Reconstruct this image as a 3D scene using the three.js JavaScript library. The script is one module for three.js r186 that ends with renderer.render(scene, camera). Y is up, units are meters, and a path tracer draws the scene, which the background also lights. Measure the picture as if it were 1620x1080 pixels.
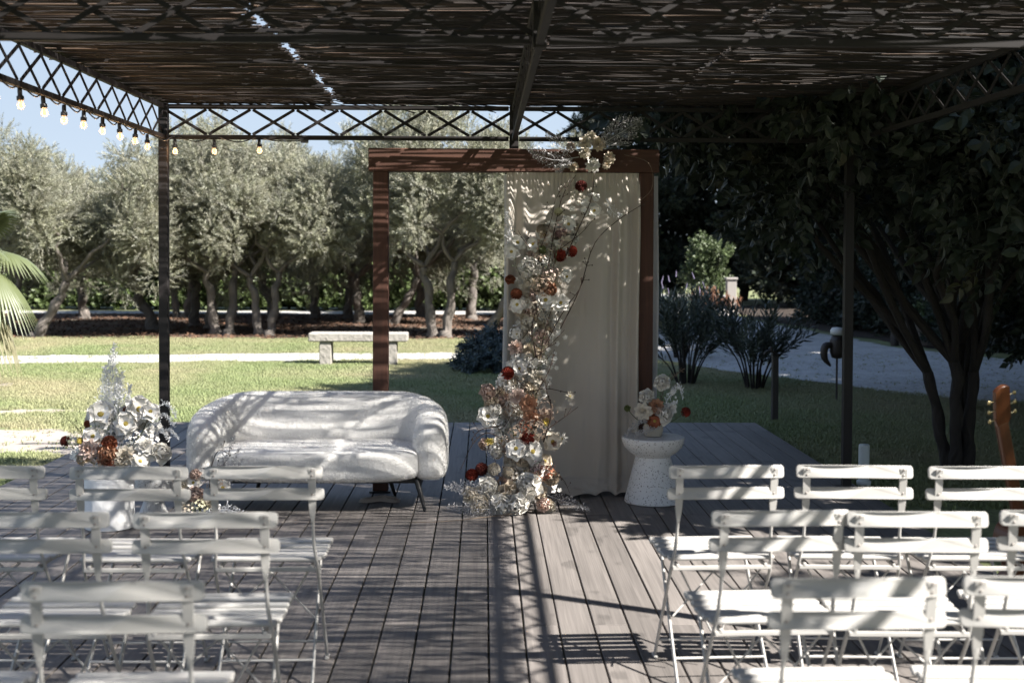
import * as THREE from 'three';
import { RoundedBoxGeometry } from 'three/addons/geometries/RoundedBoxGeometry.js';
import { mergeGeometries, mergeVertices } from 'three/addons/utils/BufferGeometryUtils.js';
import { MeshSurfaceSampler } from 'three/addons/math/MeshSurfaceSampler.js';

// ---------------------------------------------------------------- camera, sky, sun, exposure
const R = Math.PI / 180;
const scene = new THREE.Scene();
const camera = new THREE.PerspectiveCamera(30.58, 1620 / 1080, 0.1, 900);
camera.position.set(0, 1.59, 0);
camera.rotation.order = 'YXZ';
camera.rotation.set(-1.5 * R, -1.3 * R, 0.24 * R);
camera.setViewOffset(1620, 1080, 0, 88, 1620, 1080);
camera.focus = 8.0;
camera.userData.fStop = 2.8;
scene.add(camera);

const renderer = new THREE.WebGLRenderer({ antialias: true });
renderer.toneMapping = THREE.LinearToneMapping;
renderer.toneMappingExposure = 3.6;
renderer.shadowMap.enabled = true;

const SUN = new THREE.Vector3(0.94, 1.0, 0.52);              // towards the sun
{
  const w = 512, h = 256, d = new Float32Array(w * h * 4), n = SUN.clone().normalize();
  const hor = [0.80, 0.93, 1.04], zen = [0.22, 0.38, 0.72], v = new THREE.Vector3();
  for (let j = 0; j < h; j++) for (let i = 0; i < w; i++) {
    const el = ((j + 0.5) / h - 0.5) * Math.PI, az = ((i + 0.5) / w - 0.5) * 2 * Math.PI;
    v.set(Math.cos(el) * Math.cos(az), Math.sin(el), Math.cos(el) * Math.sin(az));
    const t = Math.pow(Math.max(0, Math.sin(el)), 0.55), k = (j * w + i) * 4;
    const g = 0.05 * Math.pow(Math.max(0, v.dot(n)), 6);      // paler air around the sun
    for (let c = 0; c < 3; c++) d[k + c] = el < -0.02 ? 0.05 : (hor[c] * (1 - t) + zen[c] * t) * 0.27 + g;
    d[k + 3] = 1;
  }
  const sky = new THREE.DataTexture(d, w, h, THREE.RGBAFormat, THREE.FloatType);
  sky.mapping = THREE.EquirectangularReflectionMapping;
  sky.magFilter = THREE.LinearFilter; sky.minFilter = THREE.LinearFilter; sky.wrapS = THREE.RepeatWrapping;
  sky.colorSpace = THREE.LinearSRGBColorSpace; sky.needsUpdate = true;
  scene.background = sky; scene.environment = sky;
}
const sun = new THREE.DirectionalLight(new THREE.Color(1.0, 0.955, 0.895), 5.0);
sun.position.copy(SUN).multiplyScalar(30).add(new THREE.Vector3(0, 0, -10));
sun.target.position.set(0, 0, -10);
sun.castShadow = true;
Object.assign(sun.shadow.camera, { left: -30, right: 30, top: 30, bottom: -30, near: 1, far: 120 });
sun.shadow.mapSize.set(4096, 4096);
scene.add(sun, sun.target);

// ---------------------------------------------------------------- helpers
let seed = 7;
function rnd() { seed = (seed + 0x6D2B79F5) | 0; let t = Math.imul(seed ^ (seed >>> 15), 1 | seed); t = (t + Math.imul(t ^ (t >>> 7), 61 | t)) ^ t; return ((t ^ (t >>> 14)) >>> 0) / 4294967296; }
const rr = (a, b) => a + (b - a) * rnd();
const gauss = () => (rnd() + rnd() + rnd() + rnd() - 2) * 1.0;
const V = (x, y, z) => new THREE.Vector3(x, y, z);
const lerp = (a, b, t) => a + (b - a) * t;
const clamp = (x, a = 0, b = 1) => Math.min(b, Math.max(a, x));
const smooth = (a, b, x) => { const t = clamp((x - a) / (b - a)); return t * t * (3 - 2 * t); };

const names = new Map();
function numbered(n) { const k = names.get(n) || 0; names.set(n, k + 1); return k ? n + '_' + String(k).padStart(3, '0') : n; }
function tag(o, label, category, group) { o.userData.label = label; o.userData.category = category; if (group) o.userData.group = group; return o; }
function shade(o) { o.traverse(m => { if (m.isMesh) { m.castShadow = true; m.receiveShadow = true; } }); return o; }
function thing(name, label, category, [x, y, z] = [0, 0, 0], turn = 0, group) {
  const o = new THREE.Group(); o.name = numbered(name); o.position.set(x, y, z); o.rotation.y = turn;
  tag(o, label, category, group); scene.add(o); return o;
}
function part(name, geo, mat, parent, opt = {}) {
  const m = new THREE.Mesh(geo, mat); m.name = name; m.castShadow = m.receiveShadow = true;
  if (opt.p) m.position.set(...opt.p); if (opt.r) m.rotation.set(...opt.r); if (opt.s) m.scale.set(...(Array.isArray(opt.s) ? opt.s : [opt.s, opt.s, opt.s]));
  if (opt.kind) m.userData.kind = opt.kind; if (opt.label) m.userData.label = opt.label;
  parent.add(m); return m;
}
function struct(name, geo, mat) { const m = part(name, geo, mat, scene, { kind: 'structure' }); m.name = numbered(name); return m; }
function copyOf(src, label, { p, turn, s, group } = {}) {
  const c = src.clone(); c.name = numbered(src.name.replace(/_\d{3}$/, '')); c.userData = { ...src.userData, label };
  if (group) c.userData.group = group; if (p) c.position.set(...p); if (turn !== undefined) c.rotation.y = turn; if (s) c.scale.set(...(Array.isArray(s) ? s : [s, s, s]));
  scene.add(c); return c;
}
function clean(g) {                                           // non-indexed, position + normal + uv only
  let q = g.index ? g.toNonIndexed() : g;
  for (const k of Object.keys(q.attributes)) if (!['position', 'normal', 'uv', 'color'].includes(k)) q.deleteAttribute(k);
  if (!q.attributes.uv) q.setAttribute('uv', new THREE.BufferAttribute(new Float32Array(q.attributes.position.count * 2), 2));
  if (!q.attributes.normal) q.computeVertexNormals();
  q.morphAttributes = {}; return q;
}
const join = list => mergeGeometries(list.map(clean), false);
function boxUV(g, ou = 0, ov = 0, axis = 'z') {               // box mapping in metres; v runs along the long axis
  const p = g.attributes.position, n = g.attributes.normal, uv = new Float32Array(p.count * 2);
  for (let i = 0; i < p.count; i++) {
    const x = p.getX(i), y = p.getY(i), z = p.getZ(i), ax = Math.abs(n.getX(i)), ay = Math.abs(n.getY(i)), az = Math.abs(n.getZ(i));
    let u, v;
    if (axis === 'z') { v = z; u = ay > ax ? x : y; if (az > ax && az > ay) { u = x; v = y; } }
    else if (axis === 'x') { v = x; u = ay > az ? z : y; if (ax > az && ax > ay) { u = z; v = y; } }
    else { v = y; u = ax > az ? z : x; if (ay > ax && ay > az) { u = x; v = z; } }
    uv[i * 2] = u + ou; uv[i * 2 + 1] = v + ov;
  }
  g.setAttribute('uv', new THREE.BufferAttribute(uv, 2)); return g;
}
function rbox(sx, sy, sz, r = 0.004, axis = 'z', seg = 1) { return boxUV(clean(new RoundedBoxGeometry(sx, sy, sz, seg, r)), rr(0, 9), rr(0, 9), axis); }
function tube(pts, rad, sides = 8, cap = true) {              // tapered tube through points; rad a number, an array or f(t)
  const n = pts.length, pos = [], uv = [], idx = [];
  const rf = typeof rad === 'function' ? rad : Array.isArray(rad) ? t => { const f = t * (rad.length - 1), i = Math.min(rad.length - 2, Math.floor(f)); return lerp(rad[i], rad[i + 1], f - i); } : () => rad;
  let N = null, len = 0; const T = V(), B = V();
  for (let i = 0; i < n; i++) {
    T.subVectors(pts[Math.min(n - 1, i + 1)], pts[Math.max(0, i - 1)]).normalize();
    if (!N) { N = Math.abs(T.y) < 0.9 ? V(0, 1, 0) : V(1, 0, 0); }
    N.addScaledVector(T, -N.dot(T)).normalize(); B.crossVectors(T, N);
    if (i) len += pts[i].distanceTo(pts[i - 1]);
    const r = rf(i / (n - 1));
    for (let k = 0; k <= sides; k++) {
      const a = k / sides * 2 * Math.PI, c = Math.cos(a) * r, s = Math.sin(a) * r;
      pos.push(pts[i].x + N.x * c + B.x * s, pts[i].y + N.y * c + B.y * s, pts[i].z + N.z * c + B.z * s); uv.push(k / sides * Math.max(0.02, 6.28 * r), len);
    }
  }
  const w = sides + 1;
  for (let i = 0; i < n - 1; i++) for (let k = 0; k < sides; k++) { const a = i * w + k, b = a + w; idx.push(a, a + 1, b, b, a + 1, b + 1); }
  if (cap) for (const [row, flip] of [[0, 1], [n - 1, 0]]) { const c = pos.length / 3; pos.push(pts[row].x, pts[row].y, pts[row].z); uv.push(0, 0); for (let k = 0; k < sides; k++) { const a = row * w + k; flip ? idx.push(c, a + 1, a) : idx.push(c, a, a + 1); } }
  const g = new THREE.BufferGeometry();
  g.setAttribute('position', new THREE.Float32BufferAttribute(pos, 3)); g.setAttribute('uv', new THREE.Float32BufferAttribute(uv, 2)); g.setIndex(idx);
  g.computeVertexNormals(); return g;
}
const curve = (pts, n) => new THREE.CatmullRomCurve3(pts).getPoints(n);
function grid(nu, nv, f) {                                    // parametric sheet f(u, v) -> Vector3, uv in 0..1
  const pos = [], uv = [], idx = [];
  for (let j = 0; j <= nv; j++) for (let i = 0; i <= nu; i++) { const p = f(i / nu, j / nv); pos.push(p.x, p.y, p.z); uv.push(i / nu, j / nv); }
  for (let j = 0; j < nv; j++) for (let i = 0; i < nu; i++) { const a = j * (nu + 1) + i, b = a + nu + 1; idx.push(a, b, a + 1, b, b + 1, a + 1); }
  const g = new THREE.BufferGeometry();
  g.setAttribute('position', new THREE.Float32BufferAttribute(pos, 3)); g.setAttribute('uv', new THREE.Float32BufferAttribute(uv, 2)); g.setIndex(idx); g.computeVertexNormals(); return g;
}
function lathe(prof, seg = 40) { return new THREE.LatheGeometry(prof.map(([r, y]) => new THREE.Vector2(r, y)), seg); }
const M4 = new THREE.Matrix4(), Q = new THREE.Quaternion(), E = new THREE.Euler();
function place(g, p, r = [0, 0, 0], s = 1) { E.set(...r); M4.compose(V(...p), Q.setFromEuler(E), typeof s === 'number' ? V(s, s, s) : V(...s)); return clean(g.clone()).applyMatrix4(M4); }
function aim(from, to) { return new THREE.Quaternion().setFromUnitVectors(from, to.clone().normalize()); }

// ---------------------------------------------------------------- tileable noise and textures
const PERM = new Uint16Array(512); { let s = seed; seed = 99; const a = [...Array(256).keys()]; for (let i = 255; i > 0; i--) { const j = Math.floor(rnd() * (i + 1)); [a[i], a[j]] = [a[j], a[i]]; } for (let i = 0; i < 512; i++) PERM[i] = a[i & 255]; seed = s; }
function vn(x, y, px, py) {                                   // periodic value noise 0..1
  const xi = Math.floor(x), yi = Math.floor(y), fx = x - xi, fy = y - yi, u = fx * fx * (3 - 2 * fx), v = fy * fy * (3 - 2 * fy);
  const h = (a, b) => PERM[PERM[((a % px) + px) % px & 255] + (((b % py) + py) % py & 255)] / 255;
  return lerp(lerp(h(xi, yi), h(xi + 1, yi), u), lerp(h(xi, yi + 1), h(xi + 1, yi + 1), u), v);
}
function fbm(x, y, px, py, oct = 4) { let s = 0, a = 0.5, t = 0; for (let o = 0; o < oct; o++) { s += a * vn(x + o * 17, y + o * 31, px, py); t += a; a *= 0.5; x *= 2; y *= 2; px *= 2; py *= 2; } return s / t; }
const noise2 = (x, y, o = 3) => fbm(x + 1000, y + 1000, 256, 256, o);
function tex(w, h, f, metresU, metresV, srgb = true) {        // f(u, v) -> [r, g, b] linear for colour, plain for data
  const d = new Uint8Array(w * h * 4);
  for (let j = 0; j < h; j++) for (let i = 0; i < w; i++) {
    const c = f(i / w, j / h), k = (j * w + i) * 4;
    for (let q = 0; q < 3; q++) { let v = clamp(c[q]); if (srgb) v = v < 0.0031308 ? v * 12.92 : 1.055 * Math.pow(v, 1 / 2.4) - 0.055; d[k + q] = Math.round(v * 255); }
    d[k + 3] = 255;
  }
  const t = new THREE.DataTexture(d, w, h, THREE.RGBAFormat);
  t.wrapS = t.wrapT = THREE.RepeatWrapping; t.magFilter = THREE.LinearFilter; t.minFilter = THREE.LinearMipmapLinearFilter; t.generateMipmaps = true;
  t.colorSpace = srgb ? THREE.SRGBColorSpace : THREE.NoColorSpace; t.repeat.set(1 / metresU, 1 / metresV); t.needsUpdate = true; return t;
}
const grey = f => (u, v) => { const x = f(u, v); return [x, x, x]; };
const C = (r, g, b) => new THREE.Color().setRGB(r, g, b);
const std = (o) => new THREE.MeshStandardMaterial({ side: THREE.DoubleSide, ...o });
const leafMat = (r, g, b, t = 0.3, rough = 0.75) => new THREE.MeshPhysicalMaterial({ color: C(r, g, b), roughness: rough, transmission: t, thickness: 0, side: THREE.DoubleSide });

// ---------------------------------------------------------------- materials
const deckTex = tex(512, 1024, (u, v) => {
  const g = fbm(u * 48, v * 6, 48, 6, 4), f = fbm(u * 6, v * 3, 6, 3, 4), s = vn(u * 180, v * 8, 180, 8);
  const k = (0.62 + 0.45 * g + 0.35 * (f - 0.5) + 0.16 * (s - 0.5)) * (1 - 0.3 * smooth(0.60, 0.72, fbm(u * 5 + 3, v * 9, 5, 9, 4)));
  return [0.170 * k, 0.153 * k, 0.142 * k];
}, 0.6, 2.4);
const deckBump = tex(512, 512, grey((u, v) => 0.5 + 0.3 * (vn(u * 160, v * 6, 160, 6) - 0.5) + 0.4 * (fbm(u * 30, v * 8, 30, 8) - 0.5)), 0.6, 1.2, false);
const timberTex = tex(256, 1024, (u, v) => {
  const g = fbm(u * 14 + 2.5 * fbm(u * 3, v * 4, 3, 4), v * 5, 14, 5, 5), s = vn(u * 70, v * 10, 70, 10), k = 0.5 + 0.85 * g + 0.2 * (s - 0.5);
  return [0.070 * k, 0.027 * k, 0.015 * k];
}, 0.3, 1.6);
const M = {
  deck: [0.86, 0.95, 1.03, 1.12].map(k => std({ map: deckTex, bumpMap: deckBump, bumpScale: 0.0015, roughness: 0.72, color: C(k, k * 0.995, k * 0.985) })),
  timber: std({ map: timberTex, bumpMap: timberTex, bumpScale: 0.002, roughness: 0.75 }),
  iron: std({ color: C(0.013, 0.0105, 0.0105), roughness: 0.62, metalness: 0.25, map: tex(128, 128, (u, v) => { const k = 0.6 + 0.8 * fbm(u * 6, v * 6, 6, 6, 4); return [k, k * 0.97, k * 0.95]; }, 0.4, 0.4) }),
  chair: std({ color: C(0.42, 0.412, 0.395), roughness: 0.42, map: tex(256, 256, (u, v) => { const n = fbm(u * 5, v * 5, 5, 5, 5), m = fbm(u * 20 + 7, v * 3, 20, 3, 3), k = 0.86 + 0.20 * n - 0.5 * smooth(0.68, 0.76, m) * smooth(0.5, 0.62, n); return [k, k * 0.99, k * 0.975]; }, 0.5, 0.5) }),
  rivet: std({ color: C(0.30, 0.27, 0.25), roughness: 0.5, metalness: 0.6 }),
  black: std({ color: C(0.012, 0.012, 0.012), roughness: 0.45 }),
  bark: std({ roughness: 0.95, map: tex(256, 256, (u, v) => { const n = fbm(u * 10, v * 4, 10, 4, 5), k = 0.5 + 0.9 * n; return [0.15 * k, 0.13 * k, 0.115 * k]; }, 0.5, 0.9), bumpMap: tex(256, 256, grey((u, v) => fbm(u * 12, v * 5, 12, 5, 5)), 0.5, 0.9, false), bumpScale: 0.03 }),
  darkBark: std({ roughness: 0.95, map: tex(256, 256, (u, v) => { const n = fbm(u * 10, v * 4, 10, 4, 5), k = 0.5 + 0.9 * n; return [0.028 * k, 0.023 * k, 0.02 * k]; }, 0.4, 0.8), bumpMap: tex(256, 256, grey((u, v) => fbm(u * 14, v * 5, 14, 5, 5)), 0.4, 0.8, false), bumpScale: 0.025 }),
  olive: leafMat(0.30, 0.30, 0.215, 0.5, 0.6),
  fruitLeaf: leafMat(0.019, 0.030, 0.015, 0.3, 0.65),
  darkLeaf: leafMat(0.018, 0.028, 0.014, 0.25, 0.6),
  hedgeLeaf: leafMat(0.085, 0.12, 0.04, 0.3, 0.5),
  oleander: leafMat(0.06, 0.075, 0.056, 0.25, 0.5),
  blueLeaf: leafMat(0.035, 0.055, 0.058, 0.15, 0.6),
  twig: std({ color: C(0.055, 0.035, 0.026), roughness: 0.9 }),
};

// ---------------------------------------------------------------- ground, lawn, paths
const GY = -0.06;
const flatUV = g => { const p = g.attributes.position, uv = new Float32Array(p.count * 2); for (let i = 0; i < p.count; i++) { uv[2 * i] = p.getX(i); uv[2 * i + 1] = p.getZ(i); } g.setAttribute('uv', new THREE.BufferAttribute(uv, 2)); return g; };
const grassTex = tex(1024, 1024, (u, v) => {
  const n = fbm(u * 10, v * 10, 10, 10, 5), f = vn(u * 300, v * 300, 300, 300), d = fbm(u * 5 + 3, v * 5, 5, 5, 5), k = 0.5 + 0.65 * n + 0.5 * (f - 0.5), dry = smooth(0.5, 0.7, d);
  return [lerp(0.17, 0.27, dry) * k, lerp(0.19, 0.245, dry) * k, lerp(0.08, 0.14, dry) * k];
}, 6, 6);
const groundMat = std({ map: grassTex, bumpMap: grassTex, bumpScale: 0.02, roughness: 1 });
{
  const g = grid(60, 60, (u, v) => V(lerp(-320, 320, u), GY, lerp(60, -560, v))); flatUV(g);
  struct('ground', g, groundMat);
}
function outline(pts, y, amp, mat, name) {                    // a sheet with an uneven edge, built through the points (x, z)
  const ring = [], n = pts.length, c = new THREE.CatmullRomCurve3(pts.map(([x, z]) => V(x, 0, z)), true, 'centripetal').getPoints(n * 24);
  c.forEach((p, i) => { const k = (noise2(p.x * 2.3, p.z * 2.3) - 0.5) * 2 * amp + (noise2(p.x * 9, p.z * 9) - 0.5) * amp; ring.push(new THREE.Vector2(p.x + k, -(p.z + k))); });
  const g = new THREE.ShapeGeometry(new THREE.Shape(ring)); g.rotateX(-Math.PI / 2); g.translate(0, y, 0);
  return struct(name, flatUV(g), mat);
}
const gravelF = (b, w) => (u, v) => { const n = fbm(u * 8, v * 8, 8, 8, 4), f = vn(u * 250, v * 250, 250, 250), e = vn(u * 110, v * 110, 110, 110), k = 0.72 + 0.3 * n + 0.3 * (f - 0.5) + 0.22 * (e - 0.5); return [b * k * w[0], b * k * w[1], b * k * w[2]]; };
const pathMat = std({ map: tex(512, 512, gravelF(0.40, [1, 0.965, 0.92]), 3, 3), roughness: 1, bumpMap: tex(512, 512, grey((u, v) => vn(u * 200, v * 200, 200, 200)), 3, 3, false), bumpScale: 0.012 });
const driveMat = std({ map: tex(1024, 1024, gravelF(0.42, [1, 0.97, 0.94]), 5, 5), roughness: 1, bumpMap: pathMat.bumpMap, bumpScale: 0.015 });
const earthMat = std({ roughness: 1, map: tex(1024, 1024, (u, v) => {
  const n = fbm(u * 9, v * 9, 9, 9, 5), f = vn(u * 260, v * 120, 260, 120), d = smooth(0.45, 0.62, fbm(u * 4, v * 7, 4, 7, 4)), k = 0.5 + 0.7 * n + 0.5 * (f - 0.5);
  return [lerp(0.075, 0.125, d) * k, lerp(0.045, 0.098, d) * k, lerp(0.03, 0.072, d) * k]; }, 7, 7), bumpMap: tex(512, 512, grey((u, v) => fbm(u * 60, v * 60, 60, 60, 3)), 3, 3, false), bumpScale: 0.04 });
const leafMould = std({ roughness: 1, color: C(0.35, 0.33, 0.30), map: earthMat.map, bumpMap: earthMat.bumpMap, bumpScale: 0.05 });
const soilMat = std({ roughness: 1, map: tex(512, 512, (u, v) => { const n = fbm(u * 7, v * 7, 7, 7, 5), k = 0.75 + 0.4 * n + 0.2 * (vn(u * 150, v * 150, 150, 150) - 0.5); return [0.30 * k, 0.26 * k, 0.225 * k]; }, 3, 3) });
outline([[-22, -23.2], [-14, -23.6], [-9, -23.3], [-5, -24.0], [-2, -23.8], [0.6, -24.6], [2.6, -25.5], [3.4, -32.6], [-2, -33.3], [-10, -33], [-22, -33]], GY + 0.004, 0.35, earthMat, 'earth_bed');
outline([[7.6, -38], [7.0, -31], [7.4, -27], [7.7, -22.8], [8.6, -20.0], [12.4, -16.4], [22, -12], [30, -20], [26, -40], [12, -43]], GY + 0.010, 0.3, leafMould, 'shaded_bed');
outline([[-24, -33.2], [-10, -33.2], [0, -33.4], [4.5, -33.6], [4.5, -35.0], [-10, -34.8], [-24, -34.6]], GY + 0.008, 0.25, pathMat, 'far_path');
outline([[-22, -16.9], [-14, -17.3], [-8, -18.1], [-4, -18.75], [-1, -19.1], [1.4, -19.3], [3.0, -19.3], [3.2, -20.8], [1.4, -20.7], [-1, -20.5], [-4, -20.2], [-8, -19.6], [-14, -18.7], [-22, -18.2]], GY + 0.012, 0.16, pathMat, 'gravel_path');
outline([[20, -5.5], [11, -11.0], [7.5, -12.8], [5.84, -13.7], [4.99, -14.5], [4.3, -15.9], [3.6, -17.0], [2.9, -18.6], [2.3, -21], [3.3, -27], [4.2, -38], [5.0, -50], [9.5, -50], [7.4, -38], [6.6, -31], [7.0, -27], [7.2, -22.6], [8.2, -19.6], [12, -16], [20, -11]], GY + 0.016, 0.26, driveMat, 'driveway');
outline([[-7.5, -10.6], [-5.6, -10.4], [-4.2, -10.2], [-3.25, -10.1], [-3.25, -11.2], [-3.9, -11.6], [-5.2, -11.5], [-7, -11.9]], GY + 0.006, 0.22, soilMat, 'bare_soil');
outline([[-6.6, -12.6], [-5.2, -12.5], [-4.3, -12.7], [-3.6, -12.45], [-3.4, -12.75], [-4.4, -13.1], [-5.6, -13.0]], GY + 0.006, 0.2, soilMat, 'bare_soil');
outline([[-8.4, -15.2], [-6.2, -15.1], [-5.7, -15.5], [-6.6, -15.9], [-8.2, -15.9]], GY + 0.006, 0.2, soilMat, 'bare_soil');

// where grass grows: not on deck, paths or bare ground
function inPoly(x, z, poly) { let c = false; for (let i = 0, j = poly.length - 1; i < poly.length; j = i++) { const [xi, zi] = poly[i], [xj, zj] = poly[j]; if ((zi > z) !== (zj > z) && x < (xj - xi) * (z - zi) / (zj - zi) + xi) c = !c; } return c; }
const noGrass = [
  [[-3.28, 5], [2.59, 5], [2.59, -11.74], [-3.28, -11.74]],
  [[-22, -16.9], [-14, -17.3], [-8, -18.1], [-4, -18.75], [-1, -19.1], [1.4, -19.3], [3.0, -19.3], [3.2, -20.8], [1.4, -20.7], [-1, -20.5], [-4, -20.2], [-8, -19.6], [-14, -18.7], [-22, -18.2]],
  [[20, -5.5], [11, -11.0], [7.5, -12.8], [5.84, -13.7], [4.99, -14.5], [4.3, -15.9], [3.6, -17.0], [2.9, -18.6], [2.3, -21], [3.3, -27], [7, -27], [7.2, -22.6], [8.2, -19.6], [12, -16], [20, -11]],
  [[-7.5, -10.6], [-5.6, -10.4], [-4.2, -10.2], [-3.25, -10.1], [-3.25, -11.2], [-3.9, -11.6], [-5.2, -11.5], [-7, -11.9]],
  [[-6.6, -12.6], [-5.2, -12.5], [-4.3, -12.7], [-3.6, -12.45], [-3.4, -12.75], [-4.4, -13.1], [-5.6, -13.0]],
  [[-8.4, -15.2], [-6.2, -15.1], [-5.7, -15.5], [-6.6, -15.9], [-8.2, -15.9]],
];
{
  const blades = [];
  for (let i = 0; i < 8; i++) {
    const a = rr(0, 6.28), l = rr(0.6, 1), b = rr(0.2, 0.8), w = rr(0.06, 0.1), ox = rr(-0.5, 0.5), oz = rr(-0.5, 0.5), ca = Math.cos(a), sa = Math.sin(a), g = new THREE.BufferGeometry();
    const P = (t, s) => [ox + ca * b * t * t + -sa * s * w * (1 - t), l * t * (1 - 0.25 * b * t), oz + sa * b * t * t + ca * s * w * (1 - t)];
    const q = [P(0, -1), P(0, 1), P(0.55, -1), P(0.55, 1), P(1, 0)];
    g.setAttribute('position', new THREE.Float32BufferAttribute([...q[0], ...q[1], ...q[2], ...q[2], ...q[1], ...q[3], ...q[2], ...q[3], ...q[4]], 3));
    g.computeVertexNormals(); blades.push(g);
  }
  const N = 190000, im = new THREE.InstancedMesh(join(blades), leafMat(0.9, 0.9, 0.9, 0.2, 0.8), N), m = new THREE.Matrix4(), col = new THREE.Color();
  let k = 0, tries = 0;
  while (k < N && tries++ < N * 4) {
    const z = -(8 + 16.2 * Math.pow(rnd(), 0.85)), wid = -z * 0.46 + 0.8, x = rr(-wid * 0.9, wid * 0.98);
    if (x < 2.6 && x > -3.3 && z > -11.75) continue;
    if (z < -23.5 - noise2(x, z) * 0.8 || (x > 1.5 && z < -20.5)) continue;
    const jx = x + gauss() * 0.08, jz = z + gauss() * 0.08 + (noise2(x * 2.2, z * 2.2) - 0.5) * 0.7;
    if (noGrass.some(p => inPoly(jx, jz, p)) && rnd() > 0.03) continue;
    const dry = clamp(noise2(x * 0.9 + 9, z * 0.9, 4) * 1.9 - 0.55), bare = noise2(x * 1.7 + 40, z * 1.7, 3);
    if (bare > 0.66 && rnd() < 0.6) continue;
    const s = rr(0.035, 0.06) * (1 - 0.25 * dry);
    m.makeRotationY(rr(0, 6.28)); m.scale(V(s * 1.3, s * rr(0.7, 1.2), s * 1.3)); m.setPosition(x, GY, z); im.setMatrixAt(k, m);
    const g = rr(0.8, 1.2); col.setRGB(lerp(0.23, 0.36, dry) * g, lerp(0.275, 0.33, dry) * g, lerp(0.11, 0.19, dry) * g); im.setColorAt(k, col); k++;
  }
  im.count = k; im.name = 'lawn'; im.userData.kind = 'stuff'; tag(im, 'short sunlit grass of the lawn behind the deck', 'grass'); im.receiveShadow = im.castShadow = true; scene.add(im);
}
// fallen leaves and needles on the earth under the olive trees
{
  const g = grid(2, 1, (u, v) => V(u - 0.5, 0.12 * Math.sin(u * 3), (v - 0.5) * 0.4));
  const N = 16000, im = new THREE.InstancedMesh(g, std({ roughness: 0.9 }), N), m = new THREE.Matrix4(), col = new THREE.Color();
  for (let k = 0; k < N; k++) {
    const x = rr(-14, 3), z = rr(-33, -23.6); E.set(rr(-0.4, 0.4), rr(0, 6.28), rr(-0.4, 0.4)); const s = rr(0.04, 0.1);
    m.compose(V(x, GY + 0.02, z), Q.setFromEuler(E), V(s, s, s)); im.setMatrixAt(k, m); const b = rr(0.6, 1.3); col.setRGB(0.11 * b, 0.058 * b, 0.034 * b); im.setColorAt(k, col);
  }
  im.name = 'leaf_litter'; im.userData.kind = 'stuff'; tag(im, 'brown fallen leaves scattered on the earth under the olive trees', 'leaf litter'); im.castShadow = im.receiveShadow = true; scene.add(im);
}

// ---------------------------------------------------------------- the deck: one mesh per board
{
  const deck = new THREE.Group(); deck.name = 'deck'; deck.userData.kind = 'structure'; scene.add(deck);
  const x0 = 0.026 - 22 * 0.15, zFar = -11.7, zNear = 5.2;
  for (let i = 0; i < 39; i++) {
    const joints = [zFar, -11.15, -7.2 + (i % 2 ? 1.9 : -0.35), -3.4 + (i % 2 ? 1.7 : 0), 0.6, zNear];
    for (let j = 0; j < joints.length - 1; j++) {
      const a = joints[j], b = joints[j + 1], L = b - a - 0.004;
      part('board', rbox(0.1425, 0.027, L, 0.0035), M.deck[Math.floor(rnd() * 4)], deck, { p: [x0 + (i + 0.5) * 0.15 + rr(-0.0006, 0.0006), -0.0135 + rr(-0.0007, 0.0007), (a + b) / 2], r: [0, 0, rr(-0.002, 0.002)] });
    }
  }
  const j = []; for (let z = zFar + 0.1; z < zNear; z += 0.45) j.push(place(new THREE.BoxGeometry(5.78, 0.05, 0.05), [-0.349, -0.0525, z]));
  part('joist', join(j), M.black, deck);
  const skirt = []; for (const x of [x0 + 0.01, x0 + 39 * 0.15 - 0.01]) skirt.push(place(rbox(0.02, 0.1, zNear - zFar - 0.01, 0.003), [x, -0.08, (zNear + zFar) / 2]));
  part('edge_board', skirt[0], M.deck[0], deck); part('edge_board', skirt[1], M.deck[0], deck);
}

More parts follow.
